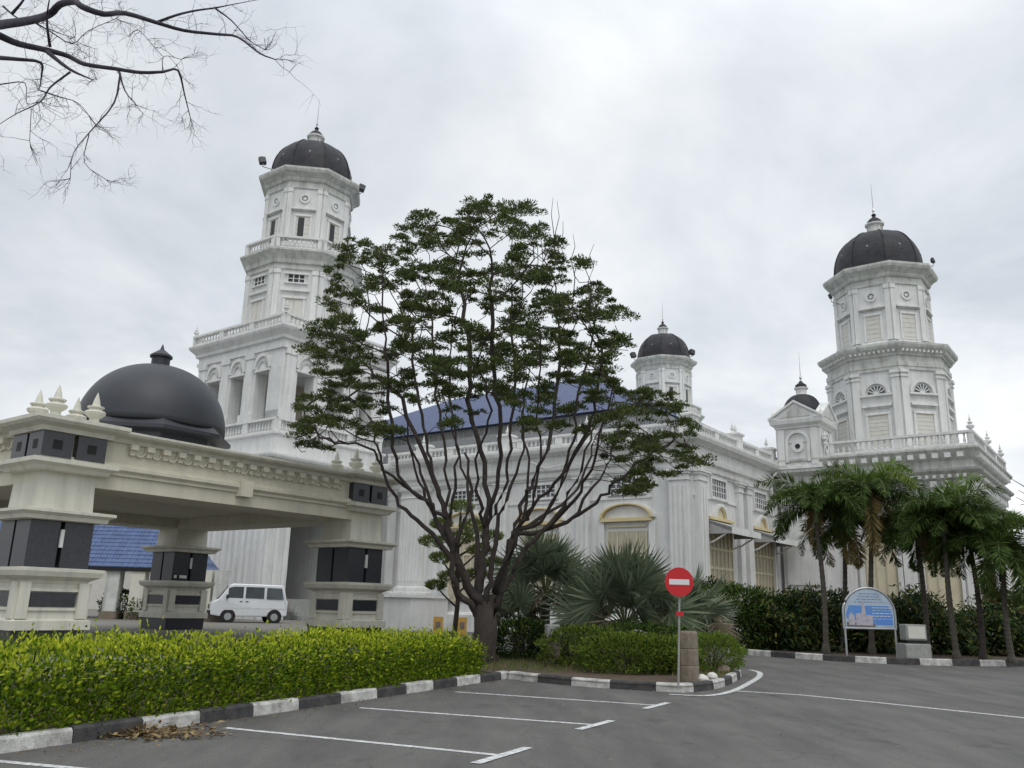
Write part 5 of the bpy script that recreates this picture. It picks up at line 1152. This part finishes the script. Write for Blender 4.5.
# far tree belt
n = 26000; th = rng.uniform(rad(-50), rad(40), n); rr_ = rng.uniform(95, 120, n); hh = 4+1.2*np.sin(th*23)+.8*np.sin(th*57)
zz_ = rng.uniform(0, 1, n)*hh; P = np.column_stack([np.sin(th)*rr_, np.cos(th)*rr_, zz_])
o = leaves('tree_belt', P, rdir(n), rdir(n), rng.uniform(.8, 1.5, n), rng.uniform(.5, .9, n), [SHR_A, PALM_A], rng.choice(2, n)); tag(o, 'distant belt of dark trees low on the horizon', 'trees', kind='stuff')
m_ = MB(); f = frame((-62, 58), (-15, 66)); m_.fbox(f, 0, f.L, 0, 3.2, -.3, 0, PALE); m_.fbox(f, -.1, f.L+.1, 3.2, 3.4, -.4, .1, GREYST)
o = m_.build('boundary_wall'); tag(o, 'long pale wall far behind the blue shelter', 'wall')

# leaf litter ---------------------------------------------------------------------------
g0 = G(155, 735); n = 420; P = np.column_stack([g0[0]+rng.normal(0, .34, n), g0[1]+rng.normal(0, .24, n), .012+np.abs(rng.normal(0, .025, n))])
a = P[:, :2]-HK0; tt = a@hn; P[:, :2] -= np.outer(np.maximum(tt+.03, 0), hn)
o = leaves('leaf_pile', P, rdir(n)*np.array([1, 1, .3]), rdir(n)*.4+np.array([0, 0, 1]), rng.uniform(.05, .14, n), rng.uniform(.03, .06, n), [LITTER], np.zeros(n)); tag(o, 'heap of dry leaves against the kerb below the hedge', 'leaf litter', kind='stuff')
n = 650; s = rng.uniform(0, 15, n); P = np.column_stack([HK0[0]+hd[0]*s, HK0[1]+hd[1]*s])-hn*np.abs(rng.exponential(.35, n))[:, None]; P = np.column_stack([P, np.full(n, .012)])
n2 = 260; ip_ = np.array(smooth_path(isl, 4)); kk = rng.integers(0, len(ip_), n2); P2 = np.column_stack([ip_[kk, 0]+rng.normal(0, .3, n2), ip_[kk, 1]-np.abs(rng.exponential(.25, n2)), np.full(n2, .012)])
n3 = 200; P3 = np.column_stack([rng.uniform(-3, 10, n3), rng.uniform(8, 30, n3), np.full(n3, .012)])
P = np.vstack([P, P2, P3]); n = len(P)
o = leaves('fallen_leaves', P, rdir(n)*np.array([1, 1, .15]), rdir(n)*.3+np.array([0, 0, 1]), rng.uniform(.02, .06, n), rng.uniform(.015, .03, n), [LITTER], np.zeros(n)); tag(o, 'scattered dry leaves and grit on the asphalt by the kerbs', 'leaf litter', kind='stuff')
# grass and ground cover on island bed
n = 9000; P = np.column_stack([rng.uniform(-1.5, 6, n), rng.uniform(19.6, 26.5, n), np.full(n, .11)]); fy = np.interp(P[:, 0], ip_[:, 0], ip_[:, 1]); P = P[(P[:, 1] > fy+.25) & (P[:, 0] < 5.6)]; n = len(P)
o = leaves('grass', P, rdir(n)*.4+np.array([0, 0, 1]), rdir(n), rng.uniform(.05, .14, n), .012, [SHR_B, LITTER], rng.choice(2, n, p=[.7, .3])); tag(o, 'short patchy grass on the kerbed island', 'grass', kind='stuff')
# rocks / rubble at the nose
for (x, y, s_, lb) in ((706, 683, .16, 'pale stone nearest the concrete post at the island nose'), (716, 679, .13, 'pale stone at the island nose, farther from the post'), (727, 673, .2, 'brown rock at the right end of the island bed')):
    p = ground(x, y, .12); m_ = MB(); m_.lathe((0, 0, 0), [(.8*s_, -.02), (s_, .3*s_), (.7*s_, .75*s_), (.2*s_, .95*s_)], CONC if 'brown' in lb else PALE, 7, .3); o = m_.build('rock', bevel=.02); o.location = (p[0], p[1]+.35, .11); o.rotation_euler = (.2, .15, x); tag(o, lb, 'rock', 'stones on the island nose')
